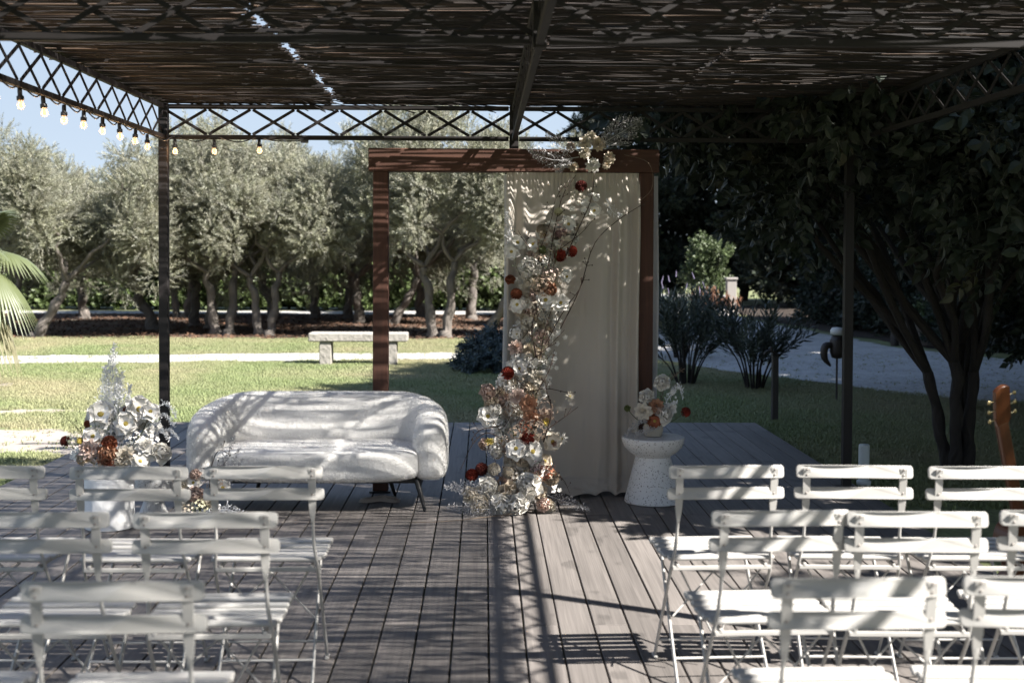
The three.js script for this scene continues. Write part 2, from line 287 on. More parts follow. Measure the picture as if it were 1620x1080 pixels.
// ---------------------------------------------------------------- pergola of dark iron with lattice girders
const PZ = -8.42, XL = -2.144, XM = 0.2, XR = 2.477, YL = 2.357, YU = 2.56, CELL = 0.2887;
const ZC = -4.55, ZF = PZ + CELL * 26, ZB = ZF + CELL * 19;
{
  const pg = thing('pergola', 'dark brown iron pergola with lattice girders over the deck', 'pergola');
  const hgt = YU - YL - 0.03;
  const barGeo = rbox(Math.hypot(CELL, hgt) - 0.012, 0.02, 0.005, 0.0015, 'x'), railGeo = (l, ax) => ax === 'x' ? rbox(l, 0.03, 0.03, 0.003, 'x') : rbox(0.03, 0.03, l, 0.003, 'z');
  const ang = Math.atan2(hgt, CELL);
  const lattice = (x, z, alongX) => { for (const s of [1, -1]) { const m = part('lattice_bar', barGeo, M.iron, pg, { p: alongX ? [x, (YU + YL) / 2, z + s * 0.004] : [x + s * 0.004, (YU + YL) / 2, z] }); m.rotation.order = 'YXZ'; m.rotation.set(0, alongX ? 0 : Math.PI / 2, s * ang); } };
  for (const x of [XL, XM, XR]) {
    const l = ZB - PZ - 0.07;
    for (const y of [YL, YU]) part('rail', railGeo(l, 'z'), M.iron, pg, { p: [x, y, (ZB + PZ) / 2] });
    for (let k = 0; k < 26; k++) lattice(x, PZ + (k + 0.5) * CELL, false);
    const far = []; for (let k = 26; k < 45; k++) for (const s of [1, -1]) far.push(clean(barGeo.clone()).rotateZ(s * ang).rotateY(Math.PI / 2).translate(x + s * 0.004, (YU + YL) / 2, PZ + (k + 0.5) * CELL));
    part('lattice', join(far), M.iron, pg, { kind: 'stuff' });
  }
  for (const z of [PZ, ZC, ZF]) for (const [a, b] of [[XL, XM], [XM, XR]]) {
    const l = b - a - 0.07;
    for (const y of [YL, YU]) part('rail', railGeo(l, 'x'), M.iron, pg, { p: [(a + b) / 2, y + (z === ZC ? 0.004 : 0), z] });
    const n = 8, c = (b - a) / n; for (let k = 0; k < n; k++) lattice(a + (k + 0.5) * c, z, true);
  }
  for (const z of [PZ, ZC, ZF, ZB]) for (const x of z === PZ ? [XL, XM, XR] : [XL, XR]) {
    part('post', rbox(0.06, YU + 0.02, 0.06, 0.004, 'y'), M.iron, pg, { p: [x, (YU + 0.02) / 2 + 0.001, z] });
    part('base_plate', rbox(0.13, 0.008, 0.13, 0.002), M.iron, pg, { p: [x, 0.0055, z] });
  }
  for (const z of [ZC, ZF]) part('strut', rbox(0.05, YU - YL + 0.05, 0.05, 0.004, 'y'), M.iron, pg, { p: [XM, (YU + YL) / 2, z] });
  // cross battens that carry the reed
  for (let z = PZ + 0.9; z < ZB; z += 0.92) if (Math.abs(z - ZC) > 0.25) part('batten', rbox(XR - XL + 0.1, 0.018, 0.018, 0.002, 'x'), M.iron, pg, { p: [(XL + XR) / 2, YU + 0.026, z] });
}

// ---------------------------------------------------------------- reed mats on the pergola
{
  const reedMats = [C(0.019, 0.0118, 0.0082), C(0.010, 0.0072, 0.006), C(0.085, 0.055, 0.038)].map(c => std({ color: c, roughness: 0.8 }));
  const mats = [[XL - 0.10, -0.995, 'reed mat over the left side of the pergola with a ragged inner edge'], [-0.945, 1.185, 'broad reed mat over the middle of the pergola'], [1.20, XR + 0.12, 'reed mat over the right side of the pergola, above the far right chairs']];
  for (const [xa, xb, label] of mats) {
    const o = thing('reed_mat', label, 'reed mat', [0, YU + 0.037, 0], 0, 'reed mats roofing the pergola');
    const tubes = [[], [], []];
    for (let layer = 0; layer < 2; layer++) for (let z = PZ - 0.1; z < ZB + 0.1;) {
      z += layer ? rr(0.009, 0.022) : rr(0.0060, 0.0086);
      const cuts = [xa + gauss() * 0.02 + 0.07 * (noise2(z * 5, xa * 3, 3) - 0.5)];
      for (let j = -40; j < 24; j++) { const xc = (j * 0.34 - z) / 0.46; if (xc > xa + 0.05 && xc < xb - 0.05) cuts.push(xc); }
      cuts.push(xb + gauss() * 0.02 + 0.09 * (noise2(z * 4.3, xb * 3 + 40, 3) - 0.5)); cuts.sort((p, q) => p - q);
      for (let i = 0; i < cuts.length - 1; i++) {
        const gap = rnd() < 0.6 ? 0.014 : -0.03, a = cuts[i] + (i ? gap * rr(0.4, 1) : 0), b = cuts[i + 1] - 0.002, mid = (a + b) / 2;
        // the mat is thinner in some streaks than in others
        const thin = smooth(0.50, 0.62, 0.6 * noise2(mid * 0.7 + 3, z * 11, 2) + 0.4 * noise2(mid * 1.3, z * 2.2 + 9, 2));
        if (b - a < 0.06 || rnd() < 0.012 + (layer ? 0.55 : 0.19) * thin) continue;
        const r = rr(0.0027, 0.0046), y = (layer ? 0.016 : 0) + gauss() * 0.003, dz = gauss() * 0.013, dz2 = gauss() * 0.013, sag = gauss() * 0.008;
        const bin = layer ? (rnd() < 0.25 ? 2 : 1) : rnd() < 0.04 ? 2 : Math.floor(rnd() * 2), zm = z + gauss() * 0.003;
        const bits = []; let a0 = a; if (!layer && rnd() < 0.30 && b - a > 0.3) { const c = lerp(a, b, rr(0.15, 0.8)), w = rr(0.012, 0.05); bits.push([a, c]); a0 = c + w; } bits.push([a0, b]);
        for (const [p, q] of bits) if (q - p > 0.03) { const at = x => V(x, y + sag * Math.sin(Math.PI * (x - a) / (b - a)), lerp(z + dz, z + dz2, (x - a) / (b - a))); tubes[bin].push(tube([at(p), at((p + q) / 2), at(q)], r, 5, false)); }
      }
    }
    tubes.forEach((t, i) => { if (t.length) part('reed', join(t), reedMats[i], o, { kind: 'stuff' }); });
    const loose = []; for (let i = 0; i < 26; i++) { const x = rr(xa, xb), z = PZ - 0.08 + Math.abs(gauss()) * 0.25; loose.push(tube([V(x, -0.005, z), V(x + rr(0.1, 0.3), -0.02 - rnd() * 0.05, z - rr(0, 0.06))], 0.0028, 4, false)); }
    part('loose_reed', join(loose), reedMats[1], o, { kind: 'stuff' });
  }
}

// ---------------------------------------------------------------- string of bulbs under the left and back girders
{
  const o = thing('string_lights', 'black string of small round glowing bulbs hung under the left girder and its back corner', 'string lights');
  const glow = new THREE.MeshStandardMaterial({ color: C(0.12, 0.07, 0.04), emissive: C(1, 0.60, 0.38), emissiveIntensity: 0.5, roughness: 0.3 });
  const glass = new THREE.MeshPhysicalMaterial({ color: C(1, 0.86, 0.72), transmission: 0.95, thickness: 0, roughness: 0.06, side: THREE.DoubleSide });
  const sock = lathe([[0, 0.075], [0.012, 0.075], [0.014, 0.06], [0.014, 0.03], [0.021, 0.028], [0.022, 0.006], [0.018, 0], [0, 0]], 16);
  const bulb = lathe([[0.012, 0.002], [0.014, -0.006], [0.021, -0.018], [0.024, -0.03], [0.021, -0.043], [0.012, -0.052], [0, -0.054]], 20);
  const fil = lathe([[0.0, 0.0], [0.005, -0.004], [0.011, -0.016], [0.012, -0.03], [0.007, -0.04], [0, -0.042]], 10);
  const pts = [];
  const zs = [-4.62, -4.92, -5.22, -5.53, -5.84, -6.15, -6.46, -6.77, -7.1, -7.42, -7.72, -8.04];
  for (const z of zs) pts.push([XL + rr(-0.008, 0.008), z]);
  pts.push([-2.06, PZ + 0.035], [-1.80, PZ + 0.035], [-1.50, PZ + 0.035]);
  pts.forEach(([x, z]) => {
    const b = new THREE.Group(); b.name = 'bulb'; b.position.set(x, 2.285 + rr(-0.006, 0.004), z); b.scale.setScalar(0.78); b.rotation.set(rr(-0.08, 0.08), 0, rr(-0.08, 0.08)); o.add(b);
    part('socket', sock, M.black, b); part('glass', bulb, glass, b); part('filament', fil, glow, b);
    const l = new THREE.PointLight(C(1, 0.66, 0.38), 0.03, 4); l.position.set(0, -0.026, 0); b.add(l);
  });
  const cable = []; for (let i = 0; i < pts.length; i++) { const [x, z] = pts[i]; cable.push(V(x, 2.355, z)); if (i < pts.length - 1) { const [a, c] = pts[i + 1]; cable.push(V((x + a) / 2 + 0.012, 2.325 - rr(0, 0.01), (z + c) / 2)); } }
  cable.push(V(-1.42, 2.335, PZ + 0.035), V(-1.22, 2.332, PZ + 0.035)); cable.unshift(V(XL, 2.34, -4.2));
  part('cable', tube(curve(cable, 160), 0.004, 6), M.black, o);
  part('plug', rbox(0.05, 0.025, 0.025, 0.004, 'x'), M.black, o, { p: [-1.2, 2.332, PZ + 0.035] });
}

// ---------------------------------------------------------------- timber arch and its curtain
const AZ = -8.30;
{
  const o = thing('wooden_arch', 'dark reddish timber arch of two posts and a heavy beam', 'arch', [0.198, 0, AZ]);
  part('beam', rbox(1.92, 0.152, 0.13, 0.006, 'x', 2), M.timber, o, { p: [0, 2.201, 0] });
  for (const x of [-0.88, 0.877]) { part('post', rbox(0.1, 2.124, 0.1, 0.005, 'y', 2), M.timber, o, { p: [x, 1.062, 0] }); part('bracket', rbox(0.14, 0.01, 0.14, 0.002), M.black, o, { p: [x, 0.006, 0] }); }
}
{
  const o = thing('curtain', 'pale beige cloth curtain hanging from the arch to the deck', 'curtain', [0, 0, AZ]);
  const weave = tex(256, 256, grey((u, v) => 0.5 + 0.25 * (vn(u * 128, v * 40, 128, 40) - 0.5) + 0.25 * (vn(u * 40, v * 128, 40, 128) - 0.5)), 0.1, 0.1, false);
  const cloth = new THREE.MeshPhysicalMaterial({ color: C(0.55, 0.50, 0.435), roughness: 0.9, sheen: 0.3, sheenRoughness: 0.6, side: THREE.DoubleSide, transmission: 0.12, thickness: 0 });
  const cloth2 = new THREE.MeshPhysicalMaterial({ color: C(0.60, 0.585, 0.57), roughness: 0.9, side: THREE.DoubleSide, transmission: 0.25, thickness: 0 });
  const fold = (u, v) => {
    const amp = smooth(0.0, 0.12, v), right = smooth(0.62, 0.95, u), left = 1 - smooth(0.04, 0.22, u);
    let z = 0.006 * Math.sin(u * 190 + 2 * Math.sin(u * 31)) * (1 - smooth(0.02, 0.10, v)) + 0.003 * Math.sin(u * 61 + 4 * Math.sin(u * 9)) * (1 - smooth(0.1, 0.5, v));
    z += amp * right * (0.026 * Math.sin(u * 46 + 0.5 * v) + 0.014 * Math.sin(u * 83 + 1.3));
    z += amp * left * 0.03 * Math.sin(u * 55 + v * 3);
    z += amp * (0.012 * Math.sin(u * 17 + 1.2 + v * 1.4) + 0.008 * (noise2(u * 9, v * 3 + 5) - 0.5) * 4);
    const d = u - 0.05 - v * 0.9; z += 0.018 * Math.exp(-Math.pow((u - 0.10 - 0.30 * v) / 0.05, 2)) * (1 - smooth(0.1, 0.45, v));   // fold that runs down from the corner
    z += 0.014 * Math.exp(-Math.pow((u - 0.2 - 0.55 * v) / 0.04, 2)) * (1 - smooth(0.15, 0.5, v));
    return z;
  };
  const front = grid(150, 170, (u, v) => {
    const x = lerp(0.150, 1.030, u) + 0.01 * Math.sin(v * 9) * (u - 0.5) - 0.012 * smooth(0.55, 1, v) * u, top = 2.122;
    let z = fold(u, v) + 0.045, y;
    if (v < 0.92) { y = lerp(top, 0.10, v / 0.92); z += 0.05 * smooth(0.7, 0.92, v) * (1 + 0.8 * Math.sin(u * 8)) * 0.6; }
    else {                                                    // gathers where the hem lies on the boards
      const t = (v - 0.92) / 0.08, b = noise2(u * 11, v * 40 + 3) - 0.5;
      y = 0.10 * (1 - t) * (1 - t) + 0.010 + 0.05 * Math.max(0, b) * (0.3 + 0.7 * Math.sin(t * 3.1)) + 0.02 * t * Math.abs(Math.sin(u * 19));
      z += 0.05 * (1 + 0.8 * Math.sin(u * 8)) * 0.6 + t * (0.14 + 0.06 * Math.sin(u * 13 + 1)) + b * 0.05 * t;
    }
    return V(x + 0.015 * t2(u, v), y, z);
  });
  function t2(u, v) { return smooth(0.86, 1, v) * 2.4 * (noise2(u * 7 + 4, v * 21) - 0.5); }
  part('front_panel', front, cloth, o);
  part('back_panel', grid(120, 80, (u, v) => V(lerp(0.132, 1.172, u) + 0.006 * Math.sin(v * 7 + u * 5), lerp(2.11, 0.012, v), -0.055 + 0.014 * Math.sin(u * 70 + Math.sin(v * 3)) + 0.012 * Math.sin(u * 23 + v * 2) - 0.02 * v)), cloth2, o, { label: 'paler second cloth layer showing at both sides' });
  part('curtain_rod', tube([V(0.14, 2.116, 0.004), V(1.02, 2.116, 0.004)], 0.005, 8), M.black, o);
}

// ---------------------------------------------------------------- folding bistro chairs
function makeChair(label) {
  const o = thing('folding_chair', label, 'chair', [0, 0, 0], 0, 'white folding chairs in rows on the deck');
  // seat: seven slats, slightly dished, running across
  for (let k = 0; k < 7; k++) {
    const z = -0.205 + k * 0.0535, y = 0.452 + 0.004 * Math.abs(k - 3) - (k === 0 ? 0.010 : 0), w = k === 6 ? 0.40 : 0.42;
    const g = clean(new RoundedBoxGeometry(w, 0.017, 0.039, 3, 0.0082)); boxUV(g, k * 0.37, k * 0.21, 'x');
    part('seat_slat', g, M.chair, o, { p: [0, y, z], r: [k === 0 ? 0.35 : 0, 0, 0] });
  }
  // back: two bowed slats
  const bowed = (w, h, off) => {                              // rounded-end slat bent to a shallow arc
    const s = new THREE.Shape(), r = 0.012, a = w / 2, b = h / 2;
    s.moveTo(-a + r, -b); for (let i = 1; i <= 18; i++) s.lineTo(-a + r + (w - 2 * r) * i / 18, -b); s.quadraticCurveTo(a, -b, a, -b + r); s.lineTo(a, b - r); s.quadraticCurveTo(a, b, a - r, b);
    for (let i = 1; i <= 18; i++) s.lineTo(a - r - (w - 2 * r) * i / 18, b); s.quadraticCurveTo(-a, b, -a, b - r); s.lineTo(-a, -b + r); s.quadraticCurveTo(-a, -b, -a + r, -b);
    const g = clean(new THREE.ExtrudeGeometry(s, { depth: 0.010, bevelEnabled: true, bevelThickness: 0.002, bevelSize: 0.002, bevelSegments: 2, curveSegments: 4 })), p = g.attributes.position;
    // the flat faces are single fans of long triangles, so rebuild them by bending a subdivided copy
    for (let i = 0; i < p.count; i++) { const x = p.getX(i); p.setZ(i, p.getZ(i) - 0.005 + 0.026 * (1 - Math.pow(x / a, 2))); }
    g.computeVertexNormals(); return boxUV(g, off, off * 2, 'x');
  };
  part('back_slat', bowed(0.42, 0.043, 0.3), M.chair, o, { p: [0, 0.795, 0.192], r: [-0.2, 0, 0] });
  part('back_slat', bowed(0.43, 0.039, 0.7), M.chair, o, { p: [0, 0.715, 0.182], r: [-0.2, 0, 0] });
  for (const s of [-1, 1]) {
    // back leg frame: flat upright twisting into a thin bar that runs down to the front foot
    const x = s * 0.175, bar = [];
    const sh = new THREE.Shape(); sh.moveTo(-0.0125, 0.15); sh.lineTo(-0.0125, 0.02); sh.quadraticCurveTo(-0.010, -0.02, -0.004, -0.05); sh.lineTo(0.004, -0.05); sh.quadraticCurveTo(0.010, -0.02, 0.0125, 0.02); sh.lineTo(0.0125, 0.15); sh.quadraticCurveTo(0, 0.156, -0.0125, 0.15);
    const up = new THREE.ExtrudeGeometry(sh, { depth: 0.005, bevelEnabled: true, bevelThickness: 0.001, bevelSize: 0.001, bevelSegments: 1 });
    part('upright', boxUV(clean(up), s, s, 'y'), M.chair, o, { p: [x, 0.662, 0.183], r: [0.15, 0, 0] });
    part('leg', join([tube(curve([V(x, 0.64, 0.182), V(x + s * 0.002, 0.52, 0.150), V(x + s * 0.012, 0.43, 0.120), V(x + s * 0.014, 0.30, 0.03), V(x + s * 0.016, 0.012, -0.17)], 20), t => t < 0.2 ? 0.0055 : 0.0065, 6), place(rbox(0.016, 0.010, 0.05, 0.003), [x + s * 0.016, 0.006, -0.175])]), M.chair, o);
    part('leg', join([tube(curve([V(s * 0.165, 0.432, -0.20), V(s * 0.168, 0.30, -0.085), V(s * 0.172, 0.012, 0.17)], 14), 0.0065, 6), place(rbox(0.016, 0.010, 0.05, 0.003), [s * 0.172, 0.006, 0.175])]), M.chair, o);
    part('seat_rail', rbox(0.012, 0.014, 0.36, 0.003), M.chair, o, { p: [s * 0.165, 0.437, -0.045] });
    part('brace', tube([V(s * 0.150, 0.415, 0.115), V(s * 0.055, 0.24, 0.03), V(s * 0.03, 0.10, 0.155)].slice(0, 2).concat([V(s * 0.02, 0.17, 0.055)]), 0.004, 5), M.chair, o);
    part('brace', tube([V(s * 0.168, 0.23, 0.062), V(-s * 0.04, 0.415, -0.02)], 0.0035, 5), M.chair, o);
    for (const [yy, zz] of [[0.806, 0.2165], [0.786, 0.2125], [0.717, 0.2015]]) part('rivet', new THREE.SphereGeometry(0.0042, 8, 5), M.rivet, o, { p: [x, yy, zz - 0.006 + 0.003], s: [1, 1, 0.5] });
  }
  part('crossbar', rbox(0.37, 0.016, 0.012, 0.003, 'x'), M.chair, o, { p: [0, 0.428, 0.128] });
  part('stretcher', tube([V(-0.172, 0.085, 0.108), V(0.172, 0.085, 0.108)], 0.005, 6), M.chair, o);
  part('stretcher', tube([V(-0.188, 0.085, -0.118), V(0.188, 0.085, -0.118)], 0.005, 6), M.chair, o);
  return o;
}
const chairZ = { 3: -4.51 - 0.19, 2: -3.72 - 0.19, 1: -2.94 - 0.19 };
const chairs = [
  [3, -0.796, 0.02, 'white folding chair in the farthest row, straight in front of the sofa'],
  [3, -1.268, -0.015, 'white folding chair in the farthest row, in front of the white cylinder plinth'],
  [3, -1.785, -0.02, 'white folding chair at the far left end of the farthest row'],
  [2, -0.828, 0.03, 'white folding chair in the middle left row, beside the aisle'],
  [2, -1.32, 0.0, 'white folding chair in the middle left row, its back cut by the picture edge'],
  [1, -0.870, 0.02, 'nearest white folding chair left of the aisle, large at the bottom of the picture'],
  [1, -1.41, -0.02, 'white folding chair in the bottom left corner with only a piece of its seat showing'],
  [3, 0.88, 0.05, 'white folding chair in the farthest right row, in front of the speckled table'],
  [3, 1.37, -0.05, 'white folding chair in the farthest right row, before the right pergola post'],
  [3, 1.84, -0.01, 'white folding chair at the right end of the farthest row, in front of the guitar'],
  [2, 0.89, 0.045, 'white folding chair in the middle right row, closest to the aisle'],
  [2, 1.312, -0.03, 'white folding chair in the middle right row, second from the aisle'],
  [2, 1.79, -0.06, 'white folding chair in the middle right row, cut by the right picture edge'],
  [1, 0.893, 0.03, 'nearest white folding chair right of the aisle, at the bottom of the picture'],
  [1, 1.375, -0.03, 'white folding chair in the bottom right corner, cut by the picture edge'],
];
{
  let first = null;
  for (const [row, x, turn, label] of chairs) {
    const p = [x, 0, chairZ[row] + rr(-0.02, 0.02)];
    if (!first) { first = makeChair(label); first.position.set(...p); first.rotation.y = turn; } else copyOf(first, label, { p, turn });
  }
}

// ---------------------------------------------------------------- white sofa
{
  const o = thing('sofa', 'white furry two seat sofa with a low curved back on thin black legs', 'sofa', [-1.03, 0, -7.93]);
  const furTex = tex(512, 512, (u, v) => { const n = fbm(u * 60, v * 60, 60, 60, 3), m = fbm(u * 7, v * 7, 7, 7, 4), k = 0.90 + 0.10 * (n - 0.5) + 0.10 * (m - 0.5); return [0.78 * k, 0.765 * k, 0.735 * k]; }, 1, 1);
  const furM = new THREE.MeshPhysicalMaterial({ map: furTex, bumpMap: tex(512, 512, grey((u, v) => fbm(u * 70, v * 70, 70, 70, 3)), 1, 1, false), bumpScale: 0.003, roughness: 0.95, sheen: 0.3, sheenRoughness: 0.7, side: THREE.DoubleSide });
  const path = new THREE.CatmullRomCurve3([V(-0.690, 0, 0.285), V(-0.700, 0, 0.10), V(-0.690, 0, -0.06), V(-0.60, 0, -0.175), V(-0.42, 0, -0.215), V(0, 0, -0.225), V(0.42, 0, -0.215), V(0.60, 0, -0.175), V(0.690, 0, -0.06), V(0.700, 0, 0.10), V(0.690, 0, 0.285)], false, 'centripetal');
  const NS = 130, shell = grid(44, NS, (u, s) => {
    const t = lerp(s, 0.5 - 0.5 * Math.cos(Math.PI * s), 0.85);
    const p = path.getPointAt(t), tg = path.getTangentAt(t), nx = -tg.z, nz = tg.x, e = Math.min(t, 1 - t) * path.getLength();
    const cap = e < 0.10 ? Math.sqrt(Math.max(0.00002, 1 - Math.pow(1 - e / 0.10, 2))) : 1, arm = smooth(0.20, 0.62, e), y0 = 0.185;
    const H = lerp(0.595, 0.675, arm) - 0.05 * (1 - smooth(0.0, 0.16, e)), half = lerp(0.105, 0.088, arm) * cap, hh = (H - y0) / 2 * (0.62 + 0.38 * cap), yc = (H + y0) / 2 - (1 - cap) * 0.02;
    const a = u * 2 * Math.PI, ca = Math.cos(a), sa = Math.sin(a), q = 0.66, sx = Math.sign(ca) * Math.pow(Math.abs(ca), q), sy = Math.sign(sa) * Math.pow(Math.abs(sa), sa > 0 ? 0.66 : 0.3);
    const lean = 0.05 * (sy > 0 ? sy : 0) * arm;
    const push = (cap - 1) * 0.0;
    return V(p.x + nx * (half * sx + push - lean * 0.3), yc + hh * sy, p.z + nz * (half * sx - lean));
  });
  const worldUV = g => { const p = g.attributes.position, uv = g.attributes.uv; for (let i = 0; i < p.count; i++) uv.setXY(i, p.getX(i) + p.getZ(i) * 0.7, p.getY(i) + p.getZ(i) * 0.6); return g; };
  worldUV(shell);
  const endCaps = [];
  const seat = grid(56, 28, (u, v) => {
    const a = u * 2 * Math.PI, b = (v - 0.5) * Math.PI, pw = (c, e) => Math.sign(c) * Math.pow(Math.abs(c), e), cb = pw(Math.cos(b), 0.34), sb = pw(Math.sin(b), 0.42);
    const x = 0.655 * cb * pw(Math.cos(a), 0.42), z = 0.27 * cb * pw(Math.sin(a), 0.42);
    return V(x, 0.282 + 0.098 * sb + 0.012 * cb * (sb > 0 ? 1 : 0), 0.075 + z + (z > 0 ? 0.04 * (1 - Math.pow(x / 0.66, 2)) : 0));
  });
  worldUV(seat);
  const back = part('backrest', shell, furM, o), st = part('seat', seat, furM, o);
  part('base', place(rbox(1.30, 0.03, 0.40, 0.01), [0, 0.178, 0.03]), M.black, o);
  for (const [x, z] of [[-0.62, 0.24], [0.62, 0.24], [-0.40, -0.17], [0.40, -0.17]]) part('leg', tube([V(x, 0.19, z), V(x + Math.sign(x) * 0.055, 0, z + (z > 0 ? 0.05 : -0.05))], [0.019, 0.009], 10), M.black, o);
  // short fur: countless tufts over the covers
  const tuft = clean(tube([V(0, -0.1, 0), V(0.04, 0.5, 0), V(0.22, 1, 0)], [0.10, 0.085, 0.02], 3, false));
  const furFibre = std({ color: C(0.80, 0.785, 0.755), roughness: 0.9 });
  for (const [mesh, n] of [[back, 60000], [st, 28000]]) {
    const sm = new MeshSurfaceSampler(mesh).setRandomGenerator(rnd).build(), im = new THREE.InstancedMesh(tuft, furFibre, n), p = V(), nn = V(), m = new THREE.Matrix4(), q2 = new THREE.Quaternion(), up = V(0, 1, 0);
    const ctr = V();
    for (let i = 0; i < n; i++) {
      sm.sample(p, nn);
      if (mesh === st) { ctr.set(0, 0.28, 0.07); if (nn.dot(V().subVectors(p, ctr)) < 0) nn.negate(); }
      else { let best = 1e9; const tt = clamp((p.x + 0.71) / 1.42); for (let k = 0; k <= 12; k++) { const w = path.getPointAt(k / 12), d = (w.x - p.x) ** 2 + (w.z - p.z) ** 2; if (d < best) { best = d; ctr.set(w.x, clamp(p.y, 0.28, 0.58), w.z); } } if (nn.dot(V().subVectors(p, ctr)) < 0) nn.negate(); }
      nn.x += gauss() * 0.25; nn.y += gauss() * 0.2 - 0.2; nn.z += gauss() * 0.25; nn.normalize();
      q2.setFromUnitVectors(up, nn).multiply(Q.setFromEuler(E.set(0, rr(0, 6.28), 0)));
      const s = rr(0.005, 0.010); m.compose(p, q2, V(s, s, s)); im.setMatrixAt(i, m);
    }
    im.name = 'fur'; im.userData.kind = 'stuff'; im.castShadow = im.receiveShadow = true; mesh.add(im);
  }
}

// ---------------------------------------------------------------- speckled tables, plinth, bench
const terrazzo = (() => {
  const n = 512, cells = []; let s0 = seed; seed = 31; for (let i = 0; i < 900; i++) cells.push([rnd(), rnd(), rr(0.0016, 0.0075), rnd()]); seed = s0;
  const map = new Float32Array(n * n).fill(0);
  for (const [cx, cy, r, k] of cells) { const R0 = Math.ceil(r * n * 1.4); for (let j = -R0; j <= R0; j++) for (let i = -R0; i <= R0; i++) { const x = Math.floor(cx * n) + i, y = Math.floor(cy * n) + j, d = Math.hypot(i, j) / n * (1 + 0.5 * (noise2(x * 0.3, y * 0.3) - 0.5) * 2); if (d < r) map[((y + n) % n) * n + (x + n) % n] = 0.25 + 0.75 * k; } }
  const t = tex(n, n, (u, v) => { const k = map[Math.floor(v * n) * n + Math.floor(u * n)], b = 0.95 + 0.1 * (fbm(u * 6, v * 6, 6, 6) - 0.5); return k ? [lerp(0.42, 0.14, k) * b, lerp(0.40, 0.12, k) * b, lerp(0.38, 0.11, k) * b] : [0.72 * b, 0.715 * b, 0.70 * b]; }, 0.45, 0.45);
  return std({ map: t, roughness: 0.6 });
})();
const latheUV = g => { const p = g.attributes.position, uv = g.attributes.uv; for (let i = 0; i < p.count; i++) { const r = Math.hypot(p.getX(i), p.getZ(i)), flat = Math.abs(g.attributes.normal.getY(i)) > 0.9; if (flat) uv.setXY(i, p.getX(i), p.getZ(i)); else uv.setXY(i, uv.getX(i) * 0.9, p.getY(i) + r * 0.4); } return g; };
{
  const o = thing('side_table', 'white speckled hourglass side table to the right of the curtain', 'side table', [1.09, 0.001, -7.95]);
  part('pedestal', latheUV(lathe([[0, 0], [0.178, 0], [0.183, 0.006], [0.180, 0.02], [0.118, 0.27], [0.112, 0.288], [0.112, 0.294]], 64)), terrazzo, o);
  part('table_top', latheUV(lathe([[0.110, 0.290], [0.118, 0.300], [0.152, 0.322], [0.182, 0.352], [0.197, 0.385], [0.201, 0.408], [0.199, 0.417], [0.192, 0.420], [0, 0.420]], 64)), terrazzo, o);
}
const plaster = std({ color: C(0.78, 0.775, 0.76), roughness: 0.7, bumpMap: tex(256, 256, grey((u, v) => fbm(u * 12, v * 12, 12, 12, 5)), 0.5, 0.5, false), bumpScale: 0.004 });
{
  const o = thing('plinth', 'low white cylinder plinth left of the sofa carrying the largest bouquet', 'plinth', [-2.155, 0.001, -7.22]);
  part('cylinder', latheUV(lathe([[0, 0], [0.136, 0], [0.139, 0.004], [0.139, 0.286], [0.132, 0.294], [0, 0.295]], 56)), plaster, o);
}
{
  const o = thing('stool', 'small grey hourglass stool half hidden between the plinth and the sofa', 'stool', [-1.99, 0.001, -7.55]);
  part('pedestal', latheUV(lathe([[0, 0], [0.085, 0], [0.088, 0.005], [0.058, 0.085], [0.055, 0.095]], 40)), terrazzo, o);
  part('stool_top', latheUV(lathe([[0.055, 0.092], [0.085, 0.112], [0.112, 0.15], [0.122, 0.20], [0.122, 0.262], [0.112, 0.272], [0, 0.272]], 40)), terrazzo, o);
}
{
  const stone = std({ roughness: 0.95, map: tex(512, 512, (u, v) => { const n = fbm(u * 8, v * 8, 8, 8, 5), s = vn(u * 120, v * 120, 120, 120), k = 0.75 + 0.4 * n + 0.15 * (s - 0.5); return [0.30 * k, 0.28 * k, 0.25 * k]; }, 0.8, 0.8), bumpMap: tex(256, 256, grey((u, v) => fbm(u * 20, v * 20, 20, 20, 4)), 0.8, 0.8, false), bumpScale: 0.012 });
  const o = thing('stone_bench', 'pale stone bench on two blocks standing on the lawn by the gravel path', 'bench', [-1.83, GY, -18.35], 0.01);
  part('slab', rbox(1.44, 0.125, 0.40, 0.02, 'x', 3), stone, o, { p: [0, 0.415, 0] });
  for (const s of [-1, 1]) part('leg', rbox(0.17, 0.352, 0.32, 0.012, 'y', 2), stone, o, { p: [s * 0.475, 0.176, 0.01] });
}
{
  const o = thing('crumpled_cloth', 'small crumpled beige cloth lying on the deck behind the sofa legs', 'cloth', [-0.66, 0.002, -7.98]);
  part('fabric', grid(40, 20, (u, v) => V((u - 0.5) * 0.26, Math.max(0.002, 0.024 * Math.sin(v * 3.14) * (0.5 + noise2(u * 8, v * 5)) * Math.sin(Math.min(1, u * 6, (1 - u) * 6) * 1.57)), (v - 0.5) * 0.14 + 0.02 * Math.sin(u * 9))), std({ color: C(0.50, 0.42, 0.35), roughness: 0.95 }), o);
}

